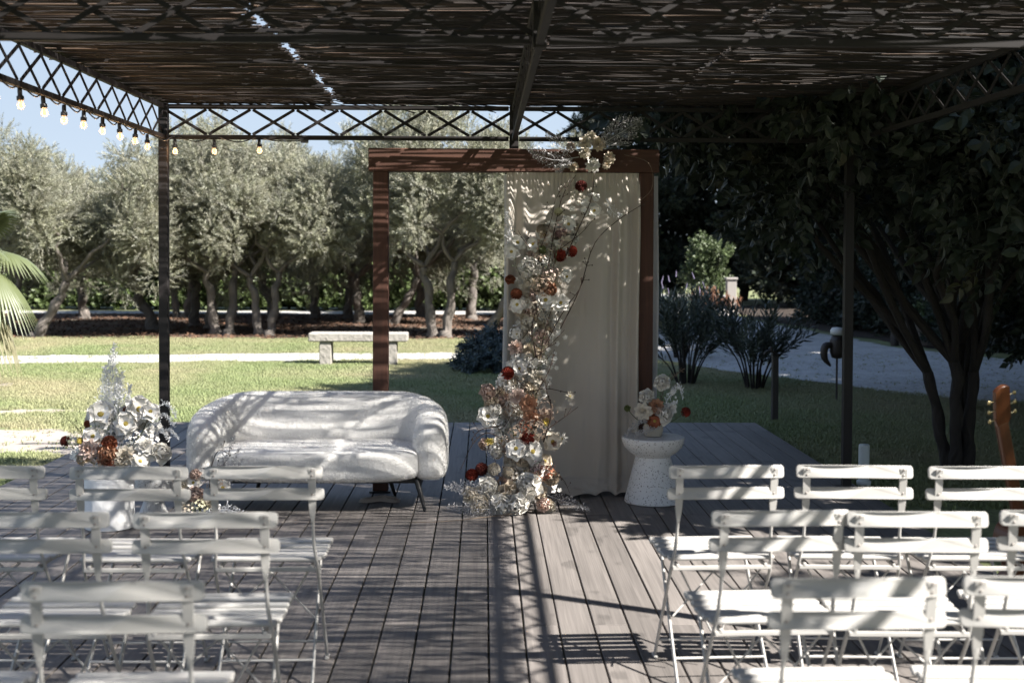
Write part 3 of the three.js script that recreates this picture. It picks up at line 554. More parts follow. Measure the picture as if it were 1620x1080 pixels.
// ---------------------------------------------------------------- guitar on its stand
{
  const wood = std({ roughness: 0.3, map: tex(128, 512, (u, v) => { const g = fbm(u * 30, v * 3, 30, 3, 4), k = 0.65 + 0.6 * g; return [0.105 * k, 0.036 * k, 0.014 * k]; }, 0.2, 0.8) });
  const dark = std({ color: C(0.09, 0.035, 0.018), roughness: 0.4 }), metal = std({ color: C(0.45, 0.36, 0.2), roughness: 0.4, metalness: 1 });
  const o = thing('guitar', 'orange brown acoustic guitar leaning upright at the right edge behind the chairs', 'guitar', [2.39, 0.06, -5.30]);
  o.rotation.set(0.14, Math.PI + 0.3, -0.29);
  const s = new THREE.Shape(), half = [[0, 0], [0.10, 0.004], [0.165, 0.045], [0.19, 0.12], [0.175, 0.20], [0.128, 0.27], [0.122, 0.30], [0.14, 0.36], [0.138, 0.42], [0.10, 0.47], [0.03, 0.482], [0, 0.482]];
  const c2 = new THREE.SplineCurve(half.map(([x, y]) => new THREE.Vector2(x, y))).getPoints(60);
  c2.forEach((p, i) => i ? s.lineTo(p.x, p.y) : s.moveTo(p.x, p.y)); [...c2].reverse().forEach(p => s.lineTo(-p.x, p.y));
  const hole = new THREE.Path(); hole.absarc(0, 0.30, 0.045, 0, 6.2832, true);
  const body = new THREE.ExtrudeGeometry(s, { depth: 0.088, bevelEnabled: true, bevelThickness: 0.004, bevelSize: 0.004, bevelSegments: 2 }); 
  part('body', boxUV(clean(body), 0, 0, 'y'), wood, o, { p: [0, 0, -0.09] });
  part('sound_hole', new THREE.CircleGeometry(0.05, 32), M.black, o, { p: [0, 0.30, 0.0035] });
  part('rosette', new THREE.TorusGeometry(0.053, 0.004, 6, 40), dark, o, { p: [0, 0.30, 0.004], s: [1, 1, 0.3] });
  part('bridge', rbox(0.16, 0.025, 0.012, 0.004, 'x'), dark, o, { p: [0, 0.13, 0.009] });
  part('neck', rbox(0.052, 0.47, 0.022, 0.006, 'y', 2), wood, o, { p: [0, 0.66, -0.006] });
  part('fingerboard', rbox(0.05, 0.52, 0.006, 0.002, 'y'), dark, o, { p: [0, 0.635, 0.0095] });
  for (let k = 0; k < 14; k++) part('fret', rbox(0.05, 0.0015, 0.002, 0.0005, 'x'), metal, o, { p: [0, 0.885 - 0.36 * (1 - Math.pow(0.945, k)) * 1.3, 0.0135] });
  const hs = new THREE.Shape(); hs.moveTo(-0.026, 0); hs.lineTo(-0.036, 0.03); hs.lineTo(-0.034, 0.17); hs.quadraticCurveTo(0, 0.195, 0.034, 0.17); hs.lineTo(0.036, 0.03); hs.lineTo(0.026, 0); hs.closePath();
  part('headstock', boxUV(clean(new THREE.ExtrudeGeometry(hs, { depth: 0.016, bevelEnabled: true, bevelThickness: 0.002, bevelSize: 0.002, bevelSegments: 1 })), 0, 0, 'y'), wood, o, { p: [0, 0.888, -0.014], r: [-0.2, 0, 0] });
  for (const sx of [-1, 1]) for (let k = 0; k < 3; k++) part('tuning_peg', join([tube([V(0, 0, 0), V(sx * 0.026, 0, 0)], 0.003, 6), place(new THREE.SphereGeometry(0.008, 10, 6), [sx * 0.03, 0, 0], [0, 0, 0], [1.1, 1.4, 0.6])]), metal, o, { p: [sx * 0.034, 0.925 + k * 0.045, -0.015 - k * 0.009] });
  for (let k = 0; k < 6; k++) part('string', tube([V(-0.018 + k * 0.0072, 0.135, 0.016), V(-0.017 + k * 0.0068, 0.89, 0.0145)], 0.0007, 4, false), metal, o);
  const st = thing('guitar_stand', 'black tubular stand holding the guitar at the right edge', 'stand', [2.36, 0, -5.27], Math.PI + 0.3);
  part('yoke', tube(curve([V(-0.16, 0.10, 0.10), V(-0.16, 0.085, -0.02), V(0, 0.10, -0.10), V(0.16, 0.085, -0.02), V(0.16, 0.10, 0.10)], 24), 0.008, 8), M.black, st);
  part('column', tube([V(0, 0.10, -0.10), V(0.0, 0.62, -0.17)], 0.009, 8), M.black, st);
  for (const [x, z] of [[-0.2, 0.12], [0.2, 0.12], [0, -0.28]]) part('leg', tube([V(0, 0.16, -0.11), V(x, 0.006, z)], 0.008, 8), M.black, st);
}

// ---------------------------------------------------------------- flowers (unit size, facing +z)
function petal(len, wid, cup, curl, ruffle = 0, n = 4) {      // grows along +y from the origin, cupped towards +z
  return grid(n, n, (u, v) => { const a = (u - 0.5) * 2, w = wid * Math.pow(Math.sin(Math.PI * (0.10 + 0.82 * v) ** 0.8), 0.65), x = a * w; return V(x, len * v * (1 - 0.12 * a * a * v), cup * (4 * 0.25 * a * a * (0.4 + v) * wid) + curl * v * v + ruffle * Math.sin(a * 7 + v * 4) * v); });
}
function ring(n, r0, tilt, pet, z, ph, jit = 0.12) { const l = []; for (let i = 0; i < n; i++) { const g = place(pet, [0, r0, z], [0, 0, 0]); const t = place(pet, [0, 0, 0], [tilt + gauss() * jit, gauss() * jit, 0]); g.dispose(); l.push(place(t, [0, 0, 0], [0, 0, 0]).translate(0, r0, z).rotateZ(ph + i / n * 6.283 + gauss() * jit * 0.6)); } return l; }
const FG = {
  rose: () => join([...ring(6, 0.05, -0.18, petal(0.95, 0.55, 0.5, -0.15, 0.03), -0.12, 0.2), ...ring(6, 0.04, 0.25, petal(0.85, 0.5, 0.7, -0.1, 0.03), -0.06, 0.7), ...ring(5, 0.03, 0.6, petal(0.75, 0.46, 0.9, -0.12), 0, 0.1), ...ring(5, 0.02, 0.95, petal(0.62, 0.38, 1.0, -0.1), 0.05, 0.5), ...ring(4, 0.02, 1.2, petal(0.5, 0.3, 1.1, -0.05), 0.08, 0.9)]),
  open: () => join([...ring(6, 0.06, -0.05, petal(1.0, 0.6, 0.25, -0.2, 0.07), -0.06, 0), ...ring(5, 0.05, 0.35, petal(0.8, 0.5, 0.4, -0.1, 0.06), 0, 0.5)]),
  carnation: () => join([...ring(9, 0.05, -0.2, petal(0.92, 0.34, 0.2, -0.2, 0.11, 3), -0.1, 0), ...ring(8, 0.05, 0.3, petal(0.85, 0.32, 0.2, -0.12, 0.12, 3), 0, 0.3), ...ring(7, 0.04, 0.75, petal(0.75, 0.3, 0.2, -0.1, 0.12, 3), 0.05, 0.1), ...ring(5, 0.02, 1.15, petal(0.66, 0.26, 0.2, 0, 0.12, 3), 0.05, 0.6)]),
  pompon: () => { const l = [], p = petal(0.50, 0.17, 1.3, 0.12, 0, 2); for (let i = 0; i < 84; i++) { const y = 1 - (i + 0.5) / 84 * 1.86, a = i * 2.39996, r = Math.sqrt(1 - y * y), d = V(r * Math.cos(a), r * Math.sin(a), y); const q = aim(V(0, 1, 0), V(d.x, d.y, d.z + 0.25)), g = clean(p.clone()).applyQuaternion(q); g.translate(d.x * 0.55, d.y * 0.55, d.z * 0.55); l.push(g); } l.push(clean(new THREE.SphereGeometry(0.58, 10, 8))); return join(l); },
  cluster: () => { const l = [], p = petal(0.17, 0.10, 0.3, -0.03, 0.02, 1); for (let i = 0; i < 34; i++) { const y = 1 - (i + 0.5) / 34 * 1.5, a = i * 2.39996, r = Math.sqrt(Math.max(0, 1 - y * y)), k = rr(0.6, 0.95), d = V(r * Math.cos(a), r * Math.sin(a), y), q = aim(V(0, 0, 1), V(d.x + gauss() * 0.2, d.y + gauss() * 0.2, d.z + 0.2)); for (let j = 0; j < 4; j++) l.push(place(p, [0, 0.02, 0], [0.1, 0, 0]).rotateZ(j * 1.57 + i).applyQuaternion(q).translate(d.x * k, d.y * k, d.z * k * 0.8)); } return join(l); },
  spray: () => { const l = [], p = petal(0.22, 0.12, 0.3, -0.03, 0.02, 2); for (let i = 0; i < 13; i++) { const d = V(gauss() * 0.55, gauss() * 0.6, gauss() * 0.25), q = aim(V(0, 0, 1), V(gauss() * 0.5, gauss() * 0.5, 0.8)); for (let j = 0; j < 5; j++) l.push(place(p, [0, 0.02, 0], [0.2, 0, 0]).rotateZ(j * 1.257 + i).applyQuaternion(q).translate(d.x, d.y, d.z)); } return join(l); },
  daisy: () => join([...ring(14, 0.12, 0.05, petal(0.88, 0.13, 0.4, 0.05, 0, 2), 0, 0, 0.2), ...ring(12, 0.1, 0.5, petal(0.6, 0.11, 0.4, 0.05, 0, 2), 0.03, 0.2, 0.2)]),
};
const FV = {}; for (const k in FG) FV[k] = [FG[k](), FG[k](), FG[k]()];
const pet = (r, g, b, t = 0.15) => new THREE.MeshStandardMaterial({ color: C(r, g, b), roughness: 0.85, side: THREE.DoubleSide });
const FC = {
  white: pet(0.78, 0.755, 0.70), ivory: pet(0.66, 0.60, 0.50), cream: pet(0.60, 0.51, 0.39), blush: pet(0.60, 0.46, 0.39), peach: pet(0.45, 0.24, 0.145), rust: pet(0.27, 0.085, 0.04), red: pet(0.26, 0.030, 0.014), maroon: pet(0.11, 0.016, 0.010), tan: pet(0.44, 0.33, 0.245), pale: pet(0.62, 0.60, 0.40), mauve: pet(0.45, 0.30, 0.29), yellow: pet(0.60, 0.47, 0.10), green: pet(0.20, 0.24, 0.09),
};
const centre = new THREE.SphereGeometry(0.22, 10, 6), centreM = std({ color: C(0.35, 0.27, 0.06), roughness: 0.9 }), sepal = std({ color: C(0.12, 0.15, 0.06), roughness: 0.8 });
const FN = { rose: 'rose', open: 'anemone', carnation: 'carnation', pompon: 'dahlia', cluster: 'hydrangea', spray: 'blossom_spray', daisy: 'daisy' };
function bloom(kind, col, [x, y, z], r, parent, dir) {        // dir: where it faces
  const d = dir || V(gauss() * 0.45, 0.15 + gauss() * 0.45, 1), m = part(FN[kind], FV[kind][Math.floor(rnd() * 3)], FC[col], parent, { p: [x, y, z], s: [r * rr(0.93, 1.07), r * rr(0.93, 1.07), r * rr(0.85, 1.1)] });
  m.quaternion.copy(aim(V(0, 0, 1), d)).multiply(Q.setFromEuler(E.set(0, 0, rr(0, 6.28))));
  if (kind === 'open' || kind === 'daisy') part('flower_centre', centre, centreM, m, { s: [1, 1, 0.6] });
  return m;
}
const TWIG = M.twig, paleTwig = std({ color: C(0.16, 0.12, 0.085), roughness: 0.9 }), stemM = std({ color: C(0.10, 0.12, 0.06), roughness: 0.8 });
function twig(pts, r, parent, mat = TWIG, budsN = 0) { const c = curve(pts.map(p => V(...p)), 16), l = [tube(c, [r, r * 0.45], 5)]; for (let i = 0; i < budsN; i++) { const p = c[4 + Math.floor(rnd() * 12)], q = V(p.x + gauss() * 0.04, p.y + rr(0.0, 0.06), p.z + gauss() * 0.03); l.push(tube([p, q], [r * 0.5, r * 0.3], 4)); l.push(place(new THREE.SphereGeometry(1, 6, 4), [q.x, q.y, q.z], [0, 0, 0], [0.004, 0.006, 0.004])); } return part('twig', join(l), mat, parent); }
const plumeM = { white: pet(0.80, 0.80, 0.80, 0.3), grey: pet(0.42, 0.41, 0.41, 0.3) };
function plume(pts, wid, parent, mat = plumeM.white, dens = 70, name = 'plume') { // feathery stem with fine side leaflets
  const c = new THREE.CatmullRomCurve3(pts.map(p => V(...p))), l = [tube(c.getPoints(14), [0.003, 0.001], 4)];
  for (let i = 0; i < dens; i++) { const t = 0.12 + 0.88 * i / dens, p = c.getPoint(t), tg = c.getTangent(t), s = i % 2 ? 1 : -1, w = wid * Math.sin(Math.PI * Math.pow(t, 0.75) * 0.94 + 0.1) * rr(0.7, 1.1), side = V(tg.y, -tg.x, gauss() * 0.7).normalize().multiplyScalar(s), e = p.clone().addScaledVector(side, w).addScaledVector(tg, w * 0.9), mid = p.clone().addScaledVector(side, w * 0.55).addScaledVector(tg, w * 0.3); l.push(tube([p, mid, e], [0.0012, 0.0007], 3, false)); for (let k = 0; k < 4; k++) { const b = p.clone().lerp(e, 0.3 + 0.23 * k), f = b.clone().add(V(gauss() * 0.012, gauss() * 0.012 + 0.006, gauss() * 0.01)), nn = V(gauss(), gauss(), gauss()).normalize().multiplyScalar(0.0055), g = new THREE.BufferGeometry(); g.setAttribute('position', new THREE.Float32BufferAttribute([b.x, b.y, b.z, f.x + nn.x, f.y + nn.y, f.z + nn.z, f.x - nn.x, f.y - nn.y, f.z - nn.z], 3)); g.computeVertexNormals(); l.push(g); } }
  return part(name, join(l), mat, parent);
}

// ---------------------------------------------------------------- tall garland climbing the curtain
{
  const G = thing('flower_garland', 'tall garland of white, peach and red flowers climbing the left half of the curtain', 'flower garland', [0.27, 0, -7.95]);
  const at = (x, y, z) => [x - 0.27, y, z + 7.95];
  // named blooms of the photograph: kind, colour, x, y, z, radius
  const L = [
    ['pompon', 'red', 0.497, 1.575, -8.10, 0.036], ['pompon', 'red', 0.572, 1.602, -8.12, 0.034], ['pompon', 'rust', 0.212, 1.325, -8.08, 0.034], ['pompon', 'red', 0.156, 0.822, -7.98, 0.037], ['pompon', 'red', 0.277, 0.428, -7.80, 0.040],
    ['pompon', 'maroon', 0.634, 2.03, -8.16, 0.034], ['pompon', 'maroon', -0.008, 0.238, -7.78, 0.040], ['pompon', 'red', -0.070, 0.205, -7.76, 0.037], ['pompon', 'cream', 0.375, 1.745, -8.12, 0.033], ['pompon', 'pale', 0.485, 1.86, -8.14, 0.026], ['pompon', 'ivory', 0.068, 0.245, -7.74, 0.036], ['pompon', 'ivory', 0.155, 0.225, -7.73, 0.034], ['pompon', 'white', 0.085, 0.33, -7.80, 0.032],
    ['rose', 'peach', 0.43, 1.355, -8.03, 0.038], ['rose', 'rust', 0.17, 1.42, -8.08, 0.028], ['rose', 'white', 0.30, 1.50, -8.04, 0.062], ['rose', 'white', 0.28, 0.165, -7.62, 0.072], ['rose', 'white', 0.20, 0.055, -7.56, 0.066], ['rose', 'white', 0.12, 0.05, -7.56, 0.066], ['rose', 'ivory', -0.02, 0.06, -7.56, 0.058], ['rose', 'cream', 0.165, 0.125, -7.62, 0.058], ['rose', 'white', 0.03, 0.15, -7.64, 0.06], ['rose', 'ivory', -0.075, 0.11, -7.60, 0.046], ['rose', 'ivory', 0.40, 0.035, -7.62, 0.042], ['rose', 'cream', 0.425, 0.19, -7.74, 0.046], ['rose', 'cream', 0.25, 0.30, -7.78, 0.042], ['rose', 'blush', 0.37, 0.055, -7.58, 0.038],
    ['open', 'white', 0.205, 0.37, -7.76, 0.058], ['open', 'white', 0.31, 0.35, -7.78, 0.066], ['open', 'ivory', 0.44, 0.40, -7.86, 0.052], ['open', 'white', 0.03, 0.56, -7.86, 0.055], ['rose', 'white', 0.065, 0.60, -7.88, 0.044], ['carnation', 'peach', 0.285, 0.64, -7.86, 0.055], ['carnation', 'peach', 0.30, 0.56, -7.86, 0.050], ['carnation', 'blush', 0.22, 0.68, -7.90, 0.05], ['rose', 'blush', 0.03, 0.71, -7.90, 0.045], ['rose', 'cream', 0.05, 0.64, -7.90, 0.04],
    ['cluster', 'tan', 0.33, 0.48, -7.82, 0.075], ['cluster', 'tan', 0.22, 0.46, -7.82, 0.06], ['cluster', 'rust', 0.27, 0.50, -7.80, 0.045], ['cluster', 'tan', 0.40, 0.60, -7.90, 0.06], ['cluster', 'mauve', 0.36, 0.24, -7.74, 0.055], ['cluster', 'rust', 0.395, 0.235, -7.72, 0.05], ['cluster', 'peach', 0.33, 0.20, -7.68, 0.035],
    ['cluster', 'tan', 0.38, 1.38, -8.04, 0.065], ['cluster', 'blush', 0.42, 1.46, -8.07, 0.055], ['rose', 'ivory', 0.31, 1.42, -8.06, 0.045], ['open', 'white', 0.40, 1.29, -8.04, 0.055], ['open', 'white', 0.50, 1.27, -8.06, 0.05], ['open', 'white', 0.54, 1.44, -8.10, 0.04], ['cluster', 'cream', 0.34, 1.24, -8.05, 0.05],
    ['open', 'white', 0.55, 1.78, -8.13, 0.05], ['rose', 'mauve', 0.50, 1.72, -8.12, 0.032], ['open', 'white', 0.22, 1.66, -8.13, 0.045], ['open', 'white', 0.18, 1.60, -8.13, 0.045], ['open', 'white', 0.32, 1.65, -8.13, 0.04], ['carnation', 'ivory', 0.53, 1.66, -8.11, 0.045], ['pompon', 'green', 0.38, 1.61, -8.12, 0.025],
    ['spray', 'white', 0.64, 1.90, -8.15, 0.075], ['spray', 'white', 0.72, 1.88, -8.16, 0.06], ['spray', 'white', 0.73, 1.96, -8.16, 0.045], ['spray', 'ivory', 0.60, 1.98, -8.16, 0.05], ['open', 'white', 0.72, 1.87, -8.14, 0.04],
    ['carnation', 'ivory', 0.66, 2.32, -8.20, 0.060], ['carnation', 'cream', 0.75, 2.31, -8.20, 0.062], ['carnation', 'ivory', 0.66, 2.25, -8.16, 0.05], ['carnation', 'white', 0.71, 2.17, -8.16, 0.062], ['carnation', 'cream', 0.82, 2.22, -8.18, 0.052], ['carnation', 'blush', 0.57, 2.29, -8.20, 0.038], ['carnation', 'cream', 0.585, 2.16, -8.17, 0.042], ['carnation', 'ivory', 0.70, 2.36, -8.22, 0.05], ['carnation', 'cream', 0.80, 2.17, -8.17, 0.036],
    ['daisy', 'white', 0.50, 0.41, -7.92, 0.036], ['daisy', 'yellow', 0.40, 0.52, -7.9, 0.024], ['daisy', 'yellow', 0.04, 0.40, -7.84, 0.026], ['daisy', 'ivory', 0.565, 0.66, -8.1, 0.03], ['pompon', 'rust', 0.45, 0.385, -7.88, 0.03],
  ];
  for (const [k, c, x, y, z, r] of L) bloom(k, c, at(x, y, z), r * (k === 'pompon' ? 1.12 : y > 2.1 ? 0.95 : 1.3), G);
  // filling blooms along the climbing body: y, centre x, half width
  const body = [[0.04, 0.19, 0.24], [0.18, 0.19, 0.25], [0.35, 0.22, 0.23], [0.5, 0.22, 0.22], [0.65, 0.20, 0.20], [0.8, 0.27, 0.16], [0.95, 0.33, 0.12], [1.1, 0.35, 0.13], [1.25, 0.36, 0.14], [1.4, 0.35, 0.15], [1.5, 0.36, 0.16], [1.62, 0.42, 0.16], [1.75, 0.48, 0.13]];
  const span = y => { for (let i = 0; i < body.length - 1; i++) if (y <= body[i + 1][0]) { const t = (y - body[i][0]) / (body[i + 1][0] - body[i][0]); return [lerp(body[i][1], body[i + 1][1], t), lerp(body[i][2], body[i + 1][2], t)]; } return [0.5, 0.1]; };
  const kinds = [['rose', 'white'], ['rose', 'white'], ['carnation', 'white'], ['open', 'white'], ['rose', 'ivory'], ['open', 'white'], ['open', 'white'], ['open', 'ivory'], ['carnation', 'white'], ['carnation', 'ivory'], ['cluster', 'white'], ['cluster', 'cream'], ['cluster', 'tan'], ['spray', 'white'], ['spray', 'white'], ['carnation', 'blush'], ['rose', 'cream'], ['cluster', 'blush'], ['daisy', 'white'], ['rose', 'blush'], ['carnation', 'cream'], ['rose', 'ivory'], ['spray', 'ivory'], ['open', 'cream']];
  for (let i = 0; i < 275; i++) {
    const y = 0.05 + 1.72 * Math.pow(rnd(), 1.0), [cx, w] = span(y), x = cx + clamp(gauss() * 0.72, -1, 1) * w, zc = y < 0.45 ? lerp(-7.70, -7.90, y / 0.45) : lerp(-7.92, -8.12, clamp((y - 0.45) / 0.7)), k = kinds[Math.floor(rnd() * kinds.length)];
    bloom(k[0], k[1], at(x, y, zc - rnd() * 0.10), (k[0] === 'spray' ? 1.35 : 1) * rr(0.042, 0.070), G);
  }
  // branches
  const W = (pts, r, b, m) => twig(pts.map(p => at(...p)), r, G, m, b);
  W([[0.50, 1.10, -8.1], [0.62, 1.35, -8.08], [0.72, 1.66, -8.06], [0.86, 1.80, -8.06], [1.06, 1.93, -8.05]], 0.0045, 6);
  W([[0.40, 1.0, -8.06], [0.52, 1.22, -8.05], [0.62, 1.36, -8.06], [0.66, 1.45, -8.07]], 0.004, 5);
  W([[0.42, 1.5, -8.1], [0.46, 1.75, -8.12], [0.52, 1.98, -8.14], [0.60, 2.1, -8.16]], 0.004, 7);
  W([[0.52, 1.55, -8.08], [0.60, 1.72, -8.1], [0.70, 1.95, -8.13], [0.72, 2.12, -8.15]], 0.004, 7);
  W([[0.50, 1.62, -8.08], [0.64, 1.73, -8.07], [0.70, 1.80, -8.08]], 0.003, 4);
  W([[0.36, 1.6, -8.1], [0.44, 1.82, -8.12], [0.47, 1.95, -8.14], [0.56, 2.08, -8.16]], 0.003, 5);
  W([[0.3, 1.62, -8.06], [0.24, 1.70, -8.06], [0.22, 1.74, -8.06]], 0.003, 3);
  W([[0.36, 0.45, -7.84], [0.46, 0.52, -7.84], [0.60, 0.62, -7.86]], 0.0045, 4);
  W([[0.38, 0.40, -7.84], [0.43, 0.6, -7.84], [0.40, 0.72, -7.86], [0.39, 0.8, -7.87]], 0.005, 5);
  W([[0.26, 0.70, -7.84], [0.38, 0.74, -7.82], [0.50, 0.72, -7.84], [0.58, 0.70, -7.86]], 0.0035, 4);
  W([[0.30, 0.90, -7.96], [0.40, 0.98, -7.96], [0.52, 1.10, -7.98]], 0.0035, 5);
  W([[0.34, 0.92, -7.98], [0.31, 1.12, -7.99], [0.37, 1.30, -8.0]], 0.006, 3);
  W([[0.36, 0.92, -7.98], [0.40, 1.12, -7.99], [0.44, 1.24, -8.0]], 0.0045, 3);
  W([[0.33, 0.7, -7.84], [0.42, 0.86, -7.88], [0.45, 0.98, -7.9]], 0.004, 3);
  W([[0.12, 0.42, -7.84], [0.02, 0.46, -7.82], [-0.06, 0.40, -7.8], [-0.14, 0.24, -7.76]], 0.0035, 3);
  W([[0.10, 0.50, -7.84], [-0.02, 0.48, -7.8], [-0.07, 0.43, -7.78]], 0.0035, 2);
  W([[0.20, 0.014, -7.52], [0.0, 0.012, -7.42], [-0.22, 0.01, -7.32], [-0.42, 0.012, -7.28]], 0.003, 0, paleTwig);
  W([[0.42, 0.22, -7.74], [0.50, 0.18, -7.74], [0.54, 0.10, -7.72]], 0.003, 4);
  for (let i = 0; i < 34; i++) { const y = rr(0.1, 1.6), [cx, w] = span(y), zc = y < 0.45 ? lerp(-7.66, -7.86, y / 0.45) : lerp(-7.86, -8.07, clamp((y - 0.45) / 0.7)), x = cx + rr(-0.8, 0.8) * w, dx = gauss() * 0.09, dy = rr(0.06, 0.18); W([[x, y, zc], [x + dx * 0.6, y + dy * 0.5, zc + 0.03], [x + dx + gauss() * 0.03, y + dy, zc + 0.02]], 0.0026, 2, rnd() < 0.35 ? stemM : TWIG); }
  // feathery pieces
  plume([at(0.20, 0.035, -7.60), at(0.02, 0.04, -7.52), at(-0.22, 0.06, -7.48)], 0.06, G, plumeM.grey, 50);
  plume([at(0.10, 0.09, -7.62), at(-0.06, 0.15, -7.58), at(-0.24, 0.17, -7.56)], 0.05, G, plumeM.grey, 44);
  plume([at(0.40, 0.09, -7.70), at(0.50, 0.07, -7.62), at(0.66, 0.02, -7.56)], 0.035, G, plumeM.grey, 36);
  plume([at(0.72, 2.28, -8.18), at(0.86, 2.36, -8.17), at(1.02, 2.46, -8.16)], 0.10, G, plumeM.grey, 70);
  plume([at(0.62, 2.22, -8.18), at(0.45, 2.20, -8.17), at(0.28, 2.27, -8.16)], 0.06, G, plumeM.grey, 50);
  plume([at(0.62, 2.26, -8.18), at(0.52, 2.30, -8.17), at(0.40, 2.36, -8.16)], 0.05, G, plumeM.grey, 40);
  plume([at(0.60, 2.18, -8.16), at(0.52, 2.17, -8.15), at(0.47, 2.11, -8.14)], 0.035, G, plumeM.grey, 30);
  plume([at(0.18, 1.55, -8.14), at(0.17, 1.72, -8.14), at(0.15, 1.86, -8.14)], 0.03, G, plumeM.white, 40);
  plume([at(0.8, 1.95, -8.15), at(0.84, 1.86, -8.13), at(0.9, 1.83, -8.13)], 0.035, G, plumeM.white, 18);
  part('twig', tube(curve([V(...at(0.92, 2.24, -8.2)), V(...at(1.08, 2.18, -8.17)), V(...at(1.10, 2.02, -8.17)), V(...at(1.02, 1.93, -8.17))], 16), 0.0018, 4), paleTwig, G);
}

// ---------------------------------------------------------------- bouquets
function stalk(parent, a, b) { return part('stem', tube(curve([V(...a), V(lerp(a[0], b[0], 0.6), lerp(a[1], b[1], 0.45), lerp(a[2], b[2], 0.5)), V(...b)], 8), [0.003, 0.002], 5), stemM, parent); }
{
  const o = thing('flower_arrangement', 'small bouquet of white and peach flowers in a pot on the speckled table', 'flower arrangement', [1.09, 0.422, -7.95]);
  const clay = std({ color: C(0.46, 0.41, 0.34), roughness: 0.85, bumpMap: plaster.bumpMap, bumpScale: 0.003 });
  part('pot', lathe([[0, 0], [0.048, 0], [0.056, 0.008], [0.063, 0.035], [0.063, 0.06], [0.056, 0.082], [0.05, 0.084], [0.05, 0.078], [0, 0.076]], 40), clay, o);
  for (const [k, c, x, y, z, r] of [['rose', 'white', 0.055, 0.345, 0.0, 0.05], ['rose', 'white', -0.045, 0.255, 0.02, 0.045], ['carnation', 'ivory', -0.07, 0.165, 0.05, 0.058], ['carnation', 'peach', 0.012, 0.20, 0.04, 0.05], ['rose', 'blush', 0.03, 0.175, 0.05, 0.036], ['open', 'rust', 0.0, 0.105, 0.06, 0.045], ['rose', 'white', 0.065, 0.145, 0.06, 0.05], ['carnation', 'white', 0.105, 0.175, 0.02, 0.046], ['open', 'white', 0.05, 0.125, 0.04, 0.05], ['pompon', 'red', 0.205, 0.158, 0.02, 0.026], ['rose', 'green', -0.17, 0.18, 0.02, 0.02], ['carnation', 'white', 0.0, 0.15, -0.05, 0.05], ['spray', 'white', 0.13, 0.28, 0, 0.035]]) { bloom(k, c, [x, y, z], r * 1.2, o, V(x * 4 + gauss() * 0.3, 0.25 + gauss() * 0.2, 1)); stalk(o, [x * 0.25, 0.07, z * 0.3], [x, y, z - 0.01]); }
  plume([[0.04, 0.1, 0], [0.10, 0.25, 0], [0.16, 0.32, 0.02], [0.185, 0.24, 0.03]], 0.014, o, plumeM.white, 40);
  plume([[0.05, 0.1, 0.02], [0.10, 0.2, 0.03], [0.14, 0.22, 0.04]], 0.014, o, plumeM.white, 30);
  plume([[-0.02, 0.09, 0.04], [-0.09, 0.10, 0.07], [-0.16, 0.05, 0.10], [-0.19, 0.01, 0.12]], 0.02, o, plumeM.grey, 36);
  plume([[0.04, 0.06, 0.06], [-0.08, 0.04, 0.10], [-0.13, 0.012, 0.13]], 0.02, o, plumeM.grey, 30);
  plume([[0.03, 0.12, -0.02], [0.09, 0.34, -0.03], [0.20, 0.43, -0.03]], 0.02, o, paleTwig, 26);
}
